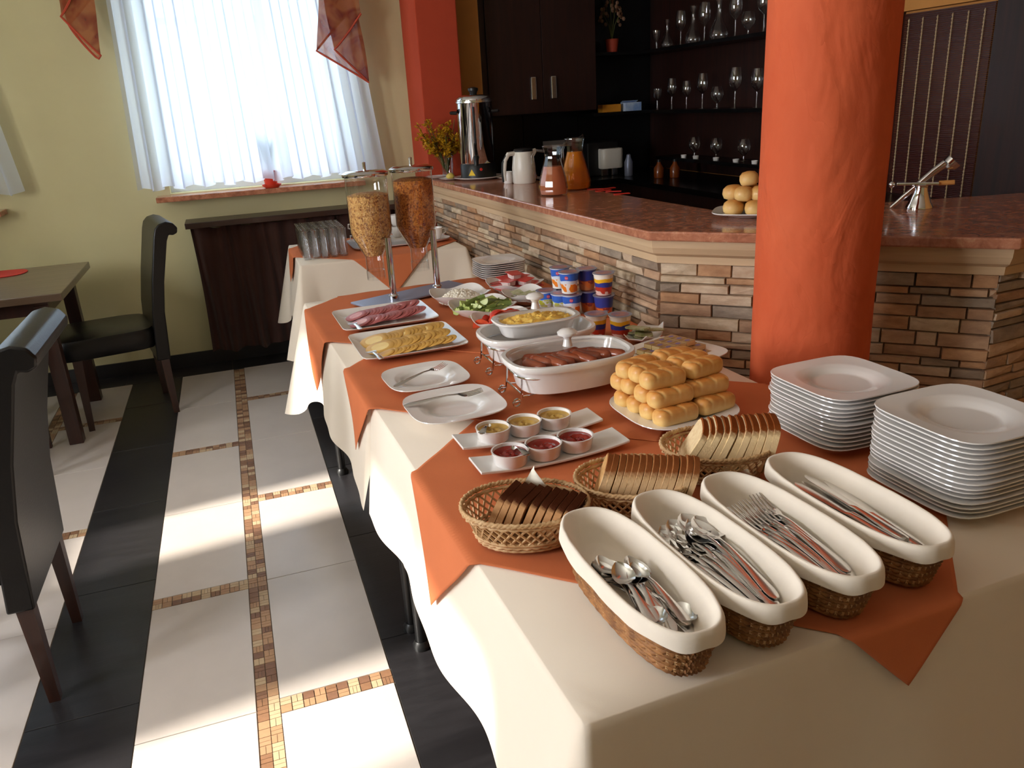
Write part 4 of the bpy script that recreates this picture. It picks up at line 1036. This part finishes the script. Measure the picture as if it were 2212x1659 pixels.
for k, (dx, dy, dz, rz) in enumerate(lay3):
    q = Rz(.16) @ Vector((dx, dy, 0)); tag(put('milk_roll', roll, None, (RC[0] + q.x, RC[1] + q.y, ZC + .0125 + dz), (rnd.uniform(-.08, .08), rnd.uniform(-.06, .06), .16 + rz)), 'golden scored milk roll in the pile on the square plate', 'bread roll', 'milk rolls in the pile')

# ------------------------------------------------------------------ sauces
def sauce_tray(y, xs, mt, food, lab):
    c = (.548, y)
    def curl(x): return .012 * (abs(x) / .168) ** 2.2
    b = MB(); n = 24
    rings = []
    for k in range(n + 1):
        x = -.168 + .336 * k / n; z = curl(x); rings.append([(x, -.041, z), (x, .041, z), (x, .041, z + .006), (x, -.041, z + .006)])
    b.loft(rings)
    tag(part('sauce_tray', b, 'porcelain', loc=(*c, ZC), rot=(0, 0, .03), smooth=True, ang=40, bevel=.0015), 'long white porcelain tray under the %s pots' % food, 'tray')
    for k, (x, yy) in enumerate(xs):
        o = thing('ramekin', 'small white pot of ' + lab, 'ramekin', (x, yy, ZC + .0075), rnd.uniform(0, 3), lab + ' pots on the tray')
        o.scale = (1.08, 1.08, 1.0)
        part('bowl', MB().lathe([(.028, 0), (.032, .004), (.036, .03), (.0365, .031), (.0335, .031), (.030, .008), (.004, .006)], 36), 'porcelain', o)
        sw = MB(); rg = []
        for q in range(9):
            r = .0335 * q / 8 + .0003
            rg.append([(r * math.cos(t * PI / 14), r * math.sin(t * PI / 14), .0245 - .004 * (1 - q / 8) + (.0025 * math.sin(q * 1.4 + t * PI / 14 * 2 + k) * (1 - (q / 8) ** 3))) for t in range(28)])
        sw.loft(rg, True, False); part(food, sw, mt, o)
sauce_tray(1.556, ((.462, 1.545), (.537, 1.55), (.612, 1.556)), 'mustard', 'mustard', 'mustard')
sauce_tray(1.424, ((.455, 1.412), (.530, 1.416), (.605, 1.422)), 'ketchup', 'ketchup', 'ketchup')
small_spoon = spoon_mesh(.06, 'sauce_spoon', .007)
tag(put('sauce_spoon', small_spoon, None, (.425, 1.512, ZC + .0385), (-.12, 0, -.6)), 'tiny steel spoon resting on the mustard pot', 'spoon'); tag(put('sauce_spoon', small_spoon, None, (.478, 1.366, ZC + .0385), (-.12, 0, .25)), 'tiny steel spoon resting on the ketchup pot', 'spoon')

# ------------------------------------------------------------------ platters and serving plates
for (c, s, l, rz) in (((.435, 1.772), .235, 'empty white plate with serving fork beside the mustard tray', .05), ((.42, 2.012), .222, 'empty white plate with serving fork beside the cheese platter', .06)):
    tag(put('serving_plate', square_plate(.022, s, 3.6, 'serving_plate'), None, (*c, ZC), (0, 0, rz)), l, 'plate')
tag(put('serving_fork', fork, None, (.315, 1.80, ZC + .0235), (.02, .15, -1.62), .95), 'steel fork lying across the plate beside the mustard tray', 'fork')
tag(put('serving_fork', fork, None, (.322, 1.95, ZC + .0235), (.02, .15, -1.05), .9), 'steel fork lying across the plate beside the cheese platter', 'fork')
def platter(name, c, w_, d_, label, rz=.02):
    R = [(w_ * .36, d_ * .34, 9, 0), (w_ * .40, d_ * .38, 10, .003), (w_ * .495, d_ * .495, 14, .019), (w_ * .5, d_ * .5, 14, .021), (w_ * .497, d_ * .497, 14, .0225), (w_ * .40, d_ * .385, 10, .0075), (w_ * .37, d_ * .35, 10, .005), (.002, .002, 6, .005)]
    return tag(put(name, MB().se(R, 72).mesh(name, 'porcelain', ang=50), None, (*c, ZC), (0, 0, rz)), label, 'platter')
HC = (.447, 2.745); CC = (.451, 2.388)
platter('serving_platter', HC, .335, .305, 'rectangular white platter of pink ham slices'); platter('serving_platter', CC, .33, .305, 'rectangular white platter of yellow cheese slices')
def cold_slice(name, a, b_, th, mt, rind):
    R = []; n = 20
    bk = lambda x, y: .002 * math.cos(y / b_ * 1.3)
    mb = MB(); rings = []
    for s, z in ((.02, th), (.6, th), (.96, th), (1, th * .5), (.96, 0), (.5, 0), (.02, 0)):
        rings.append([(x * s, y * s, z + bk(x * s, y * s)) for x, y, _ in sering(a, b_, 2.3, 0, n)])
    me = mb.loft(rings).mesh(name, mt, ang=60)
    me.materials.append(MT[rind])
    for p in me.polygons:
        if p.index >= n and p.index < 4 * n: p.material_index = 1
    return me
hamS = cold_slice('ham_slice', .040, .046, .0026, 'ham', 'ham_edge'); cheS = cold_slice('cheese_slice', .046, .054, .003, 'cheese', 'cheese_edge'); smoS = cold_slice('cheese_slice', .03, .026, .003, 'cheese_smoked', 'cheese_edge'); ham2 = cold_slice('ham_slice', .040, .044, .0026, 'ham_rind', 'ham_edge')
for r_, (y, me, lab) in enumerate(((2.798, ham2, 'darker ham slice in the overlapping row by the cereal dispenser'), (2.697, hamS, 'paler ham slice in the overlapping row by the cheese platter'))):
    for k in range(17):
        x = HC[0] - .092 + .0122 * k; tag(put('ham_slice', me, None, (x, y + .004 * math.sin(k) + .015 * (x - HC[0]), ZC + .0135 + .0009 * k), (rnd.uniform(-.05, .05), -.24 + rnd.uniform(-.05, .05), .02 + rnd.uniform(-.06, .06))), lab, 'ham', 'ham slices, row %d' % (r_ + 1))
for r_, (y, me, lab, n, st, dx) in enumerate(((2.442, cheS, 'pale cheese slice in the row beside the ham platter', 16, .0125, -.095), (2.362, cheS, 'pale cheese slice in the middle row', 16, .0120, -.09), (2.286, smoS, 'small smoked cheese slice in the edge row beside the empty plates', 17, .0122, -.088))):
    for k in range(n):
        x = CC[0] + dx + st * k; tag(put('cheese_slice', me, None, (x, y + .02 * (x - CC[0]) + .003 * math.sin(k * 1.9), ZC + .0135 + .0009 * k), (rnd.uniform(-.05, .05), -.22 + rnd.uniform(-.05, .05), .02 + rnd.uniform(-.05, .05))), lab, 'cheese', 'cheese slices, row %d' % (r_ + 1))
def server(x, y, rz, label):
    s = thing('serving_tongs', label, 'tongs', (x, y, ZC + .026), rz)
    part('head', blade([(.05, .005, .002, 0, .002), (.06, .012, .0, .001, .002), (.085, .017, -.003, .001, .0018), (.088, .015, -.003, .001, .0015)], 6), 'steel', s)
    part('handle', blade([(-.02, .007, .0, 0, .002), (-.012, .009, .0, 0, .0025), (.02, .006, .003, 0, .003), (.052, .005, .002, 0, .0025)], 6), 'steel', s)
server(.333, 2.585, .12, 'short steel server on the ham platter edge'); server(.335, 2.222, .15, 'short steel server on the cheese platter edge')

# wavy square bowls
def wavy_bowl(c, s, rz, label, h=.045, name='bowl'):
    N = 72; rings = []
    for (k, e, z, wv) in ((.45, 3, 0, 0), (.5, 3, .003, 0), (.8, 3, h * .45, .3), (.985, 3.2, h - .003, 1), (1, 3.2, h, 1), (.98, 3.2, h + .0005, 1), (.78, 3, h * .5, .3), (.5, 3, .007, 0), (.02, 2, .006, 0)):
        rings.append([(x, y, z + wv * .007 * (-math.cos(4 * 2 * PI * j / N))) for j, (x, y, _) in enumerate(sering(s * k / 2, s * k / 2, e, 0, N))])
    return tag(put(name, MB().loft(rings).mesh(name, 'porcelain', ang=55), None, (*c, ZC), (0, 0, rz)), label, 'bowl')
B1, B2_, B3, B4, B5 = (.755, 2.835), (.772, 2.610), (.785, 2.395), (.995, 2.895), (.975, 2.70)
wavy_bowl(B1, .215, .1, 'wavy white bowl of cottage cheese'); wavy_bowl(B2_, .222, .1, 'wavy white bowl of cucumber spears'); wavy_bowl(B3, .21, .1, 'wavy white bowl of tomato wedges')
wavy_bowl(B4, .21, .1, 'wavy white bowl of red jam portions'); wavy_bowl(B5, .17, .3, 'wavy white bowl of wrapped spread portions')
ct = MB()
for k in range(620):
    a = rnd.uniform(0, 2 * PI); r = .085 * math.sqrt(rnd.random()); z = .014 + .040 * (1 - (r / .085) ** 2) * rnd.uniform(.75, 1.0)
    q = rnd.uniform(.0035, .006); ct.ball(q, q, q * .85, 6, 4, Tr(r * math.cos(a), r * .85 * math.sin(a), z))
ct.lathe([(.08, .010), (.07, .026), (.035, .042), (.002, .047)], 20)
o = part('cottage_cheese', ct, 'cottage', loc=(*B1, ZC)); tag(o, 'heap of white cottage cheese curds in the wavy bowl', 'cottage cheese', kind='stuff')
cu = thing('cucumber_piece', 'green cucumber spear piled in the wavy bowl', 'cucumber', (0, 0, 0), 0, 'cucumber spears in the bowl')
half = [(.0145 * math.cos(t), .0145 * math.sin(t)) for t in [PI * k / 8 for k in range(9)]]
part('flesh', MB().loft([[(x, y, z - .004) for y, z in half] for x in (-.032, .032)]), 'cucumber_flesh', cu)
part('skin', MB().loft([[(x, y * s, z * s - .004) for y, z in half] for x, s in ((-.0315, 1.0), (-.0315, 1.05), (.0315, 1.05), (.0315, 1.0))], False, False, closed=False), 'cucumber_skin', cu)
for k in range(40):
    a = rnd.uniform(0, 2 * PI); r = .085 * math.sqrt(rnd.random()); z = .022 + .026 * (1 - (r / .085) ** 2) * ((k % 17) / 17 + .25)
    place(cu, k == 0, (B2_[0] + r * math.cos(a), B2_[1] + r * math.sin(a) * .85, ZC + z + .008), (rnd.choice((PI, 2.7, 3.5, 2.2)), rnd.uniform(-.3, .3), .25 + rnd.uniform(-.5, .7)))
tm = thing('tomato_wedge', 'red tomato wedge piled in the wavy bowl', 'tomato', (0, 0, 0), 0, 'tomato wedges in the bowl')
def wedge():
    skin = MB(); fl = MB(); rings = []
    for k in range(9):
        t = -PI / 2 + PI * k / 8; rings.append([(.03 * math.sin(t), .026 * max(.05, math.cos(t)) * math.cos(a), .026 * max(.05, math.cos(t)) * math.sin(a)) for a in [-.55 + 1.1 * q / 5 for q in range(6)]])
    skin.loft(rings, False, False, closed=False)
    for q in (0, 5): fl.add([(0, 0, 0)] + [rg[q] for rg in rings], [(0, i + 1, i + 2) for i in range(8)])
    return skin, fl
s_, f_ = wedge(); part('skin', s_, 'tomato', tm); part('flesh', f_, 'tomato_flesh', tm)
for k in range(32):
    a = rnd.uniform(0, 2 * PI); r = .086 * math.sqrt(rnd.random())
    place(tm, k == 0, (B3[0] + r * math.cos(a), B3[1] + r * .85 * math.sin(a), ZC + .022 + .024 * (1 - (r / .085) ** 2) * ((k % 9) / 9 + .3)), (rnd.uniform(-1.0, 2.4), rnd.uniform(-.4, .4), rnd.uniform(-.8, .9)))
jp = thing('jam_portion', 'red-lidded jam portion pack in the wavy bowl', 'jam pack', (0, 0, 0), 0, 'jam portion packs')
jp.scale = (1.2, 1.2, 1.2)
part('tub', MB().se([(.017, .017, 6, 0), (.02, .02, 6, .015)], 20), 'pack_clear', jp); part('foil_lid', MB().box(-.0235, .0235, -.0235, .0235, .015, .0165), 'foil_red', jp, smooth=False)
for k, (dx, dy, dz, t) in enumerate([(-.06 + .06 * (i % 3), -.06 + .06 * (i // 3), .015, 0) for i in range(9)] + [(-.034, -.026, .036, 0), (.03, -.03, .036, 0), (-.026, .036, .036, 0), (.036, .03, .036, 0), (.0, .002, .057, 0)]):
    place(jp, k == 0, (B4[0] + dx, B4[1] + dy, ZC + dz), (rnd.uniform(-.12, .12), rnd.uniform(-.12, .12), .3 + rnd.uniform(-.25, .25)))
sp = thing('spread_portion', 'pale green wrapped spread portion in the wavy bowl', 'spread pack', (0, 0, 0), 0, 'wrapped spread portions')
part('tub', MB().se([(.014, .014, 6, 0), (.017, .017, 6, .013)], 20), 'pack_clear', sp); part('foil_lid', MB().box(-.02, .02, -.02, .02, .013, .0145), 'green_pack', sp, smooth=False)
for k in range(10):
    i = k % 6; place(sp, k == 0, (B5[0] - .034 + .034 * (i % 3) + rnd.uniform(-.004, .004), B5[1] - .022 + .044 * (i // 3), ZC + .012 + .017 * (k // 6)), (rnd.uniform(-.15, .15), rnd.uniform(-.15, .15), rnd.uniform(-.4, .4)))
server(.955, 2.60, .9, 'small steel server on the bowl of wrapped spreads')

# butter plate and boat dish beside the bar
PB = (1.095, 1.86)
tag(put('plate', square_plate(.026, .245, 5, 'plate'), None, (*PB, ZC), (0, 0, .35)), 'square white plate of butter portions before the stone bar', 'plate')
bp = thing('butter_portion', 'gold-wrapped butter portion on the square plate by the bar', 'butter', (0, 0, 0), 0, 'butter portions on the plate')
part('wrapper', MB().box(-.019, .019, -.0135, .0135, 0, .013), 'butter_side', bp, smooth=False, bevel=.0015); part('foil_top', MB().box(-.0185, .0185, -.013, .013, .0131, .0137), 'butter_gold', bp, smooth=False); part('printed_mark', MB().se([(.009, .006, 2, .0138), (.009, .006, 2, .0141)], 16), 'violet_print', bp)
n_ = 0
for ly, (nx, ny) in enumerate(((4, 5), (4, 4), (3, 3))):
    for i in range(nx):
        for j in range(ny):
            q = Rz(.35) @ Vector(((i - (nx - 1) / 2) * .041, (j - (ny - 1) / 2) * .029 + .006 * ly, 0)); place(bp, n_ == 0, (PB[0] + q.x, PB[1] + q.y, ZC + .0095 + ly * .0145), (0, 0, .35 + rnd.uniform(-.07, .07))); n_ += 1
PBo = (1.115, 2.065); rings = []
for k in range(17):
    t = -1 + 2 * k / 16; wd = .05 * (1 - .28 * t * t); zz = .024 * t * t
    rings.append([(t * .082, -wd, .016 + zz), (t * .08, -wd * .6, .003 + zz * .9), (t * .08, wd * .6, .003 + zz * .9), (t * .082, wd, .016 + zz), (t * .081, wd * .95, .0175 + zz), (t * .079, wd * .55, .006 + zz * .9), (t * .079, -wd * .55, .006 + zz * .9), (t * .081, -wd * .95, .0175 + zz)])
tag(part('boat_dish', MB().loft(rings), 'porcelain', loc=(*PBo, ZC), rot=(0, 0, .75), ang=40), 'curved white boat dish of sachets next to the yogurt cups', 'dish')
gs = MB().se([(.026, .016, 6, 0), (.027, .017, 6, .002), (.026, .016, 6, .005)], 20).mesh('tea_sachet', 'green_pack')
for k in range(9): tag(put('tea_sachet', gs, None, (PBo[0] + rnd.uniform(-.03, .03), PBo[1] + rnd.uniform(-.03, .03), ZC + .012 + .004 * k), (rnd.uniform(-.2, .2), rnd.uniform(-.2, .2), rnd.uniform(0, 3))), 'small green and pink sachet heaped in the boat dish', 'sachet', 'sachets in the boat dish')
# ------------------------------------------------------------------ hot dishes
def oval_dish(a, b_, h, e=3.0, lip=.012):
    R = [(a * .72, b_ * .68, e, 0), (a * .80, b_ * .78, e, .006), (a * .885, b_ * .875, e, h * .72), (a * .90, b_ * .89, e, h * .78), (a * .985, b_ * .98, e, h * .80), (a, b_, e, h * .86), (a, b_, e, h * .97), (a * .99, b_ * .985, e, h), (a * .93, b_ * .91, e, h), (a * .915, b_ * .89, e, h * .93), (a * .86, b_ * .84, e, h * .5), (a * .78, b_ * .74, e, .012), (.002, .002, 2.5, .010)]
    return MB().se(R, 72)
def knob(): return MB().lathe([(.013, 0), (.011, .008), (.009, .018), (.014, .026), (.025, .030), (.026, .036), (.018, .042), (.004, .045)], 28)
def rack(c, label, L=.30, W_=.175, zr=.072):
    r = thing('wire_rack', label, 'rack', (*c, ZC), 0, 'wire racks of the hot dishes'); hx, hy = L / 2, W_ / 2
    ring_ = [(x, y, zr) for x, y, _ in sering(hx, hy, 3.4, 0, 48)]
    part('ring', MB().tube(ring_, .0028, 6, closed=True), 'chrome', r)
    for sx in (-1, 1):
        for sy in (-1, 1):
            x, y = sx * (hx - .004), sy * (hy - .032); sp_ = []
            for k in range(12):
                t = 2 * PI * k / 10.5 - PI / 2; rr = .012 * (1 - .035 * k); sp_.append((x + sx * .006 + sx * (.012 + rr * math.sin(t + PI)) * .9, y, .014 + rr * math.cos(t + PI) * .98))
            part('leg', MB().tube([(x, y, zr), (x + sx * .002, y, .045), (x + sx * .006, y, .016)] + sp_, .0024, 6), 'chrome', r)
    for sy in (-1, 1): part('side_rail', MB().tube([(-hx + .004, sy * (hy - .032), .026), (-.05, sy * .03, .02), (.05, sy * .03, .02), (hx - .004, sy * (hy - .032), .026)], .0022, 6), 'chrome', r)
    for sx in (-1, 1): part('cross_rail', MB().tube([(sx * (hx - .004), -hy + .032, .03), (sx * (hx - .004), hy - .032, .03)], .0022, 6), 'chrome', r)
    for x in (-.06, .06): part('burner_cup', MB().lathe([(.019, .002), (.021, .014), (.0195, .014), (.017, .004), (.002, .004)], 20, Tr(x, 0, 0)), 'steel', r)
SD = (.742, 1.775); ED = (.755, 2.035); ZR = ZC + .024
rack(SD, 'chrome wire warming rack under the sausage dish'); rack(ED, 'chrome wire warming rack under the egg dish')
sdish = oval_dish(.168, .112, .082)
sdm = sdish.mesh('chafing_dish', 'porcelain', ang=50)
tag(put('chafing_dish', sdm, None, (*SD, ZR)), 'deep white oval dish of brown sausages on the wire rack', 'dish')
tag(put('chafing_dish', sdm, None, (*ED, ZR), (0, 0, 0), (1, 1, .95)), 'deep white oval water-bath dish on the wire rack, under the egg dish', 'dish')
tag(part('sausage_broth', MB().se([(.144, .094, 3, 0), (.147, .0965, 3, .003), (.002, .002, 2.5, .0032)], 48), 'broth', loc=(*SD, ZR + .050)), 'brown broth filling the sausage dish', 'broth')
def sausage():
    pts = []; rr = []
    for k in range(15):
        t = -1 + 2 * k / 14; pts.append((.042 * t, .004 * t * t, 0)); rr.append(.0145 * max(.12, (1 - abs(t) ** 7)) ** .5)
    return MB().tube(pts, rr, 12).mesh('sausage', 'sausage', ang=75)
sg = sausage()
for k in range(9):
    tag(put('sausage', sg, None, (SD[0] - .098 + .0255 * k, SD[1] - .012 + .018 * math.sin(k * 2.2), ZR + .060 + .003 * (k % 3)), (rnd.uniform(-.3, .3), rnd.uniform(-.1, .16), -1.15 + rnd.uniform(-.2, .2))), 'brown frankfurter sausage floating in the broth dish', 'sausage', 'sausages in the dish')
for k in range(4): tag(put('sausage', sg, None, (SD[0] - .06 + .04 * k, SD[1] + .055 - .01 * (k % 2), ZR + .054), (0, 0, rnd.uniform(-.5, .4))), 'brown frankfurter sausage floating in the broth dish', 'sausage', 'sausages in the dish')
def lid(c, z, a, b_, label, kl):
    t = thing('dish_cover', label, 'dish cover', (*c, z))
    part('glass', MB().se([(a, b_, 3, 0), (a, b_, 3, .003), (a * .96, b_ * .95, 3, .007), (a * .7, b_ * .7, 2.6, .016), (a * .3, b_ * .3, 2.2, .0215), (.004, .004, 2, .0225)], 56, cap0=False), 'lid_glass', t)
    part('knob', knob(), 'porcelain', t, loc=(.0, 0, .0225))
lid(SD, ZR + .0735, .151, .098, 'clear glass lid with white knob over the sausages', 0)
EZ = ZR + .062
ed = MB().se([(.088, .046, 3.2, 0), (.1, .055, 3.2, .004), (.112, .066, 3.2, .038), (.124, .077, 3.2, .040), (.126, .079, 3.2, .044), (.124, .077, 3.2, .047), (.112, .067, 3.2, .047), (.108, .064, 3.2, .042), (.098, .055, 3.2, .008), (.002, .002, 2, .007)], 64)
EC = (ED[0] + .005, ED[1] + .01)
tag(put('inner_dish', ed.mesh('inner_dish', 'porcelain', ang=50), None, (*EC, EZ)), 'smaller white oval dish of scrambled egg resting in the water bath', 'dish')
eg = MB()
def fn(i, j):
    a = 2 * PI * i; r = j
    x, y, _ = [q * 1 for q in (math.cos(a), math.sin(a), 0)]
    k = (abs(x) ** 3.2 + abs(y) ** 3.2) ** (-1 / 3.2); X, Y = .104 * r * k * x, .06 * r * k * y
    z = .034 + .014 * (1 - r ** 3) + .008 * noise.noise(Vector((X * 70, Y * 70, 3))) + .005 * noise.noise(Vector((X * 160, Y * 160, 8)))
    return (X, Y, z)
eg.grid(72, 22, fn)
tag(part('scrambled_egg', eg, 'egg', loc=(*EC, EZ)), 'fluffy yellow scrambled egg filling the oval dish', 'scrambled egg', kind='stuff')
lid(EC, EZ + .0465, .118, .072, 'clear glass lid with white knob over the scrambled egg', 0)

# ------------------------------------------------------------------ yogurt cups
def cup_proto(kind, label, words):
    t = thing('yogurt_cup', label, 'yogurt', (0, 0, 0), 0, 'yogurt cups stacked by the bar')
    bd = part('cup', MB().lathe([(.023, 0), (.026, .002), (.0335, .070), (.0365, .0715), (.0365, .0735), (.034, .074)], 32), kind, t)
    part('foil_lid', MB().lathe([(.0375, .0742), (.0375, .0750), (.002, .0752)], 32).box(.03, .047, -.008, .008, .0742, .0750), 'brushed', t); part('lid_print', MB().lathe([(.028, .0753), (.028, .0755), (.002, .0756)], 24), 'lid_print', t)
    if words:
        def wrap(v_, f_, z0, ang0, mt, nm, par):
            vs = []
            for x, y, _ in v_:
                z = z0 + y; r = .026 + (.0335 - .026) * (z - .002) / .068 + .0005; a = ang0 + x / r; vs.append((r * math.cos(a), r * math.sin(a), z))
            part(nm, MB().add(vs, f_), mt, par, smooth=False)
        fa = math.radians(245)
        v_, f_ = text_mesh('Jogobella', .0115); wrap(v_, f_, .038, fa, 'label_white', 'lettering', bd)
        ring_ = [(.0062 * math.cos(t * PI / 10), .0062 * math.sin(t * PI / 10), 0) for t in range(20)]; wrap(ring_, [tuple(range(20))], .058, fa, 'pink_mark', 'round_mark', bd)
        v_, f_ = text_mesh('Zott', .0052); vs2 = [(x, y - .0016, z) for x, y, z in v_]
        def wrap2():
            vs = []
            for x, y, _ in vs2:
                z = .058 + y; r = .026 + .0075 * (z - .002) / .068 + .0009; a = fa + x / r; vs.append((r * math.cos(a), r * math.sin(a), z))
            part('mark_lettering', MB().add(vs, f_), 'label_white', bd, smooth=False)
        wrap2()
    return t
LBL = {'cup_orange': 'blue yogurt cup with orange fruit band', 'cup_yellow': 'yogurt cup with white rim and yellow band', 'cup_green': 'blue and white yogurt cup with green fruit', 'cup_dark': 'dark blue yogurt cup'}
cups = {}
def cup(kind, x, y, tier, rz, where):
    if kind not in cups: cups[kind] = cup_proto(kind, '', kind in ('cup_orange', 'cup_green')); first = True
    else: first = False
    place(cups[kind], first, (x, y, ZC - .004 + .0765 * tier), (0, 0, rz), LBL[kind] + ' ' + where)
cup('cup_orange', 1.055, 2.475, 0, .0, 'at the foot of the front stack')
cup('cup_orange', 1.052, 2.485, 1, -.25, 'on top of the front stack')
cup('cup_orange', 1.055, 2.575, 1, -.2, 'on top of the rear stack')
cup('cup_yellow', 1.015, 2.19, 0, .3, 'on the cloth, by the sausage dish')
cup('cup_yellow', 1.075, 2.145, 0, .8, 'on the cloth, by the boat dish')
cup('cup_yellow', 1.142, 2.40, 1, .2, 'on the upper tier, against the stone wall')
cup('cup_green', 1.000, 2.575, 0, .3, 'on the cloth, by the spread bowl')
cup('cup_green', 1.030, 2.51, 0, .5, 'on the cloth, behind the egg dish')
cup('cup_green', 1.075, 2.60, 0, .1, 'on the cloth under the rear stack')
cup('cup_dark', 1.128, 2.49, 0, 0, 'on the cloth, amid the stacks')
cup('cup_dark', 1.125, 2.50, 1, .6, 'on the upper tier amid the stacks')
cup('cup_dark', 1.142, 2.40, 0, .3, 'on the cloth, against the stone wall')

# ------------------------------------------------------------------ cereal dispenser
dp = thing('cereal_dispenser', 'twin cereal dispenser on steel poles with grey base', 'dispenser', (.615, 3.045, ZC), math.radians(21))
bx_ = [(-.235, -.03), (-.205, -.075), (.205, -.075), (.235, -.03), (.235, .075), (-.235, .075)]
part('base_plate', MB().prism(bx_, .006, .014), 'brushed', dp, smooth=False, bevel=.003)
for sx in (-1, 1):
    for y in (-.06, .06): part('foot', MB().lathe([(.012, 0), (.012, .006)], 12, Tr(sx * .19, y, 0)), 'black_plastic', dp)
    x = sx * .103
    part('pole', MB().tube([(x, -.03, .013), (x, -.03, .12), (x, -.03, .252)], .0125, 14), 'chrome', dp); part('pole_collar', MB().lathe([(.019, .013), (.019, .03), (.014, .036)], 18, Tr(x, -.03, 0)), 'chrome', dp)
    cx_, cy_ = x - .008 * sx * 0 - .012, .062
    cn_ = part('canister', MB().lathe([(.03, .118), (.034, .12), (.034, .175), (.074, .252), (.079, .27), (.079, .478)], 40, Tr(cx_, cy_, 0), False, False), 'glass', dp)
    lv = .44 if sx > 0 else .405
    part('cereal', MB().lathe([(.03, .178), (.071, .254), (.0765, .271), (.0765, lv), (.05, lv + .008), (.004, lv + .01)], 40, Tr(cx_, cy_, 0)), 'muesli' if sx < 0 else 'flakes', cn_)
    ld = part('lid', MB().lathe([(.084, .474), (.086, .478), (.086, .486), (.07, .494), (.02, .497)], 40, Tr(cx_, cy_, 0)), 'chrome', dp)
    part('lid_knob', MB().lathe([(.006, .496), (.006, .518), (.0065, .524), (.002, .526)], 12, Tr(cx_, cy_, 0)), 'chrome', ld)
    part('outlet', MB().lathe([(.036, .085), (.036, .122)], 28, Tr(cx_, cy_, 0), False, False), 'glass', dp)
    part('bracket', MB().box(x - .012, x + .012, -.03, cy_ - .05, .225, .245), 'chrome', dp, smooth=False)

# ------------------------------------------------------------------ side table: tumblers, cups
tb = MB().lathe([(.0195, 0), (.021, .002), (.0225, .143), (.0217, .143), (.020, .010), (.002, .009)], 16, cap1=False).lathe([(.0214, .1415), (.0230, .1415), (.0230, .1442), (.0214, .1442), (.0214, .1415)], 16, cap0=False, cap1=False).mesh('tumbler', 'tumbler_glass')
tb.materials.append(MT['rim_glass'])
for p in tb.polygons:
    if min(tb.vertices[i].co.z for i in p.vertices) > .1: p.material_index = 1
p0 = at(664, 546, z=ZC); p1 = at(728, 538, z=ZC); p2 = at(641, 512, z=ZC)
ex = Vector((p1.x - p0.x, p1.y - p0.y)); ey = Vector((0, 1))
for i in range(5):
    for j in range(8):
        tag(put('tumbler', tb, None, (.325 + .0465 * i, 4.20 + .0465 * j, ZC - .004)), 'clear straight tumbler in the block of glasses on the side table', 'tumbler', 'tumblers on the side table')
tr = tag(part('cup_tray', MB().se([(.24, .16, 8, 0), (.265, .18, 8, .004), (.27, .185, 8, .010), (.26, .175, 8, .006), (.002, .002, 4, .004)], 56), 'porcelain', loc=(.845, 4.45, ZC)), 'white tray of coffee cups on the side table', 'tray')
tray2 = None
cp = thing('coffee_cup', 'white coffee cup', 'cup', (0, 0, 0), 0, 'coffee cups on the side table')
part('bowl', MB().lathe([(.02, 0), (.024, .003), (.034, .03), (.037, .062), (.0355, .062), (.032, .03), (.02, .007), (.002, .006)], 28), 'porcelain', cp); part('handle', MB().tube([(.034, 0, .052), (.056, 0, .05), (.058, 0, .03), (.034, 0, .02)], .0042, 7), 'porcelain', cp)
first = True
for k, (x, y, z, rz, lab) in enumerate([(.635, 4.42, 0, 2.6, 'white coffee cup at the tumbler end of the tray, lower'), (.635, 4.42, .0645, 2.9, 'white coffee cup stacked upon the cup next to the tumblers'), (.785, 4.60, 0, 1.5, 'white coffee cup on the rear of the tray'), (.785, 4.60, .0645, 1.9, 'white coffee cup stacked on the rear of the tray'),
                                      (.87, 4.56, 0, .6, 'white coffee cup in the tray middle'), (.87, 4.56, .0645, .9, 'white coffee cup stacked in the tray middle'), (.73, 4.38, 0, 2.2, 'white coffee cup on the front of the tray'), (.965, 4.58, 0, .3, 'white coffee cup on the tray by the stone bar')]):
    place(cp, first, (x, y, ZC + .006 + z), (0, 0, rz), lab); first = False
for k in range(6):
    tag(put('saucer', sau, None, (1.02, 4.62, ZC + .0115 + k * .0065)), ('topmost ' if k == 5 else '') + 'white saucer stacked on the tray against the stone bar', 'saucer', 'saucers stacked on the tray')
dup(cp, (1.02, 4.62, ZC + .0115 + .0405), (0, 0, .5), 'white coffee cup standing on the saucer stack')
tag(put('saucer', sau, None, (1.04, 4.32, ZC + .004), (0, 0, 0), 1.15), 'white saucer under the cup at the front of the tray end', 'saucer'); dup(cp, (1.04, 4.32, ZC + .0105), (0, 0, .2), 'white coffee cup on its own saucer before the stone bar')
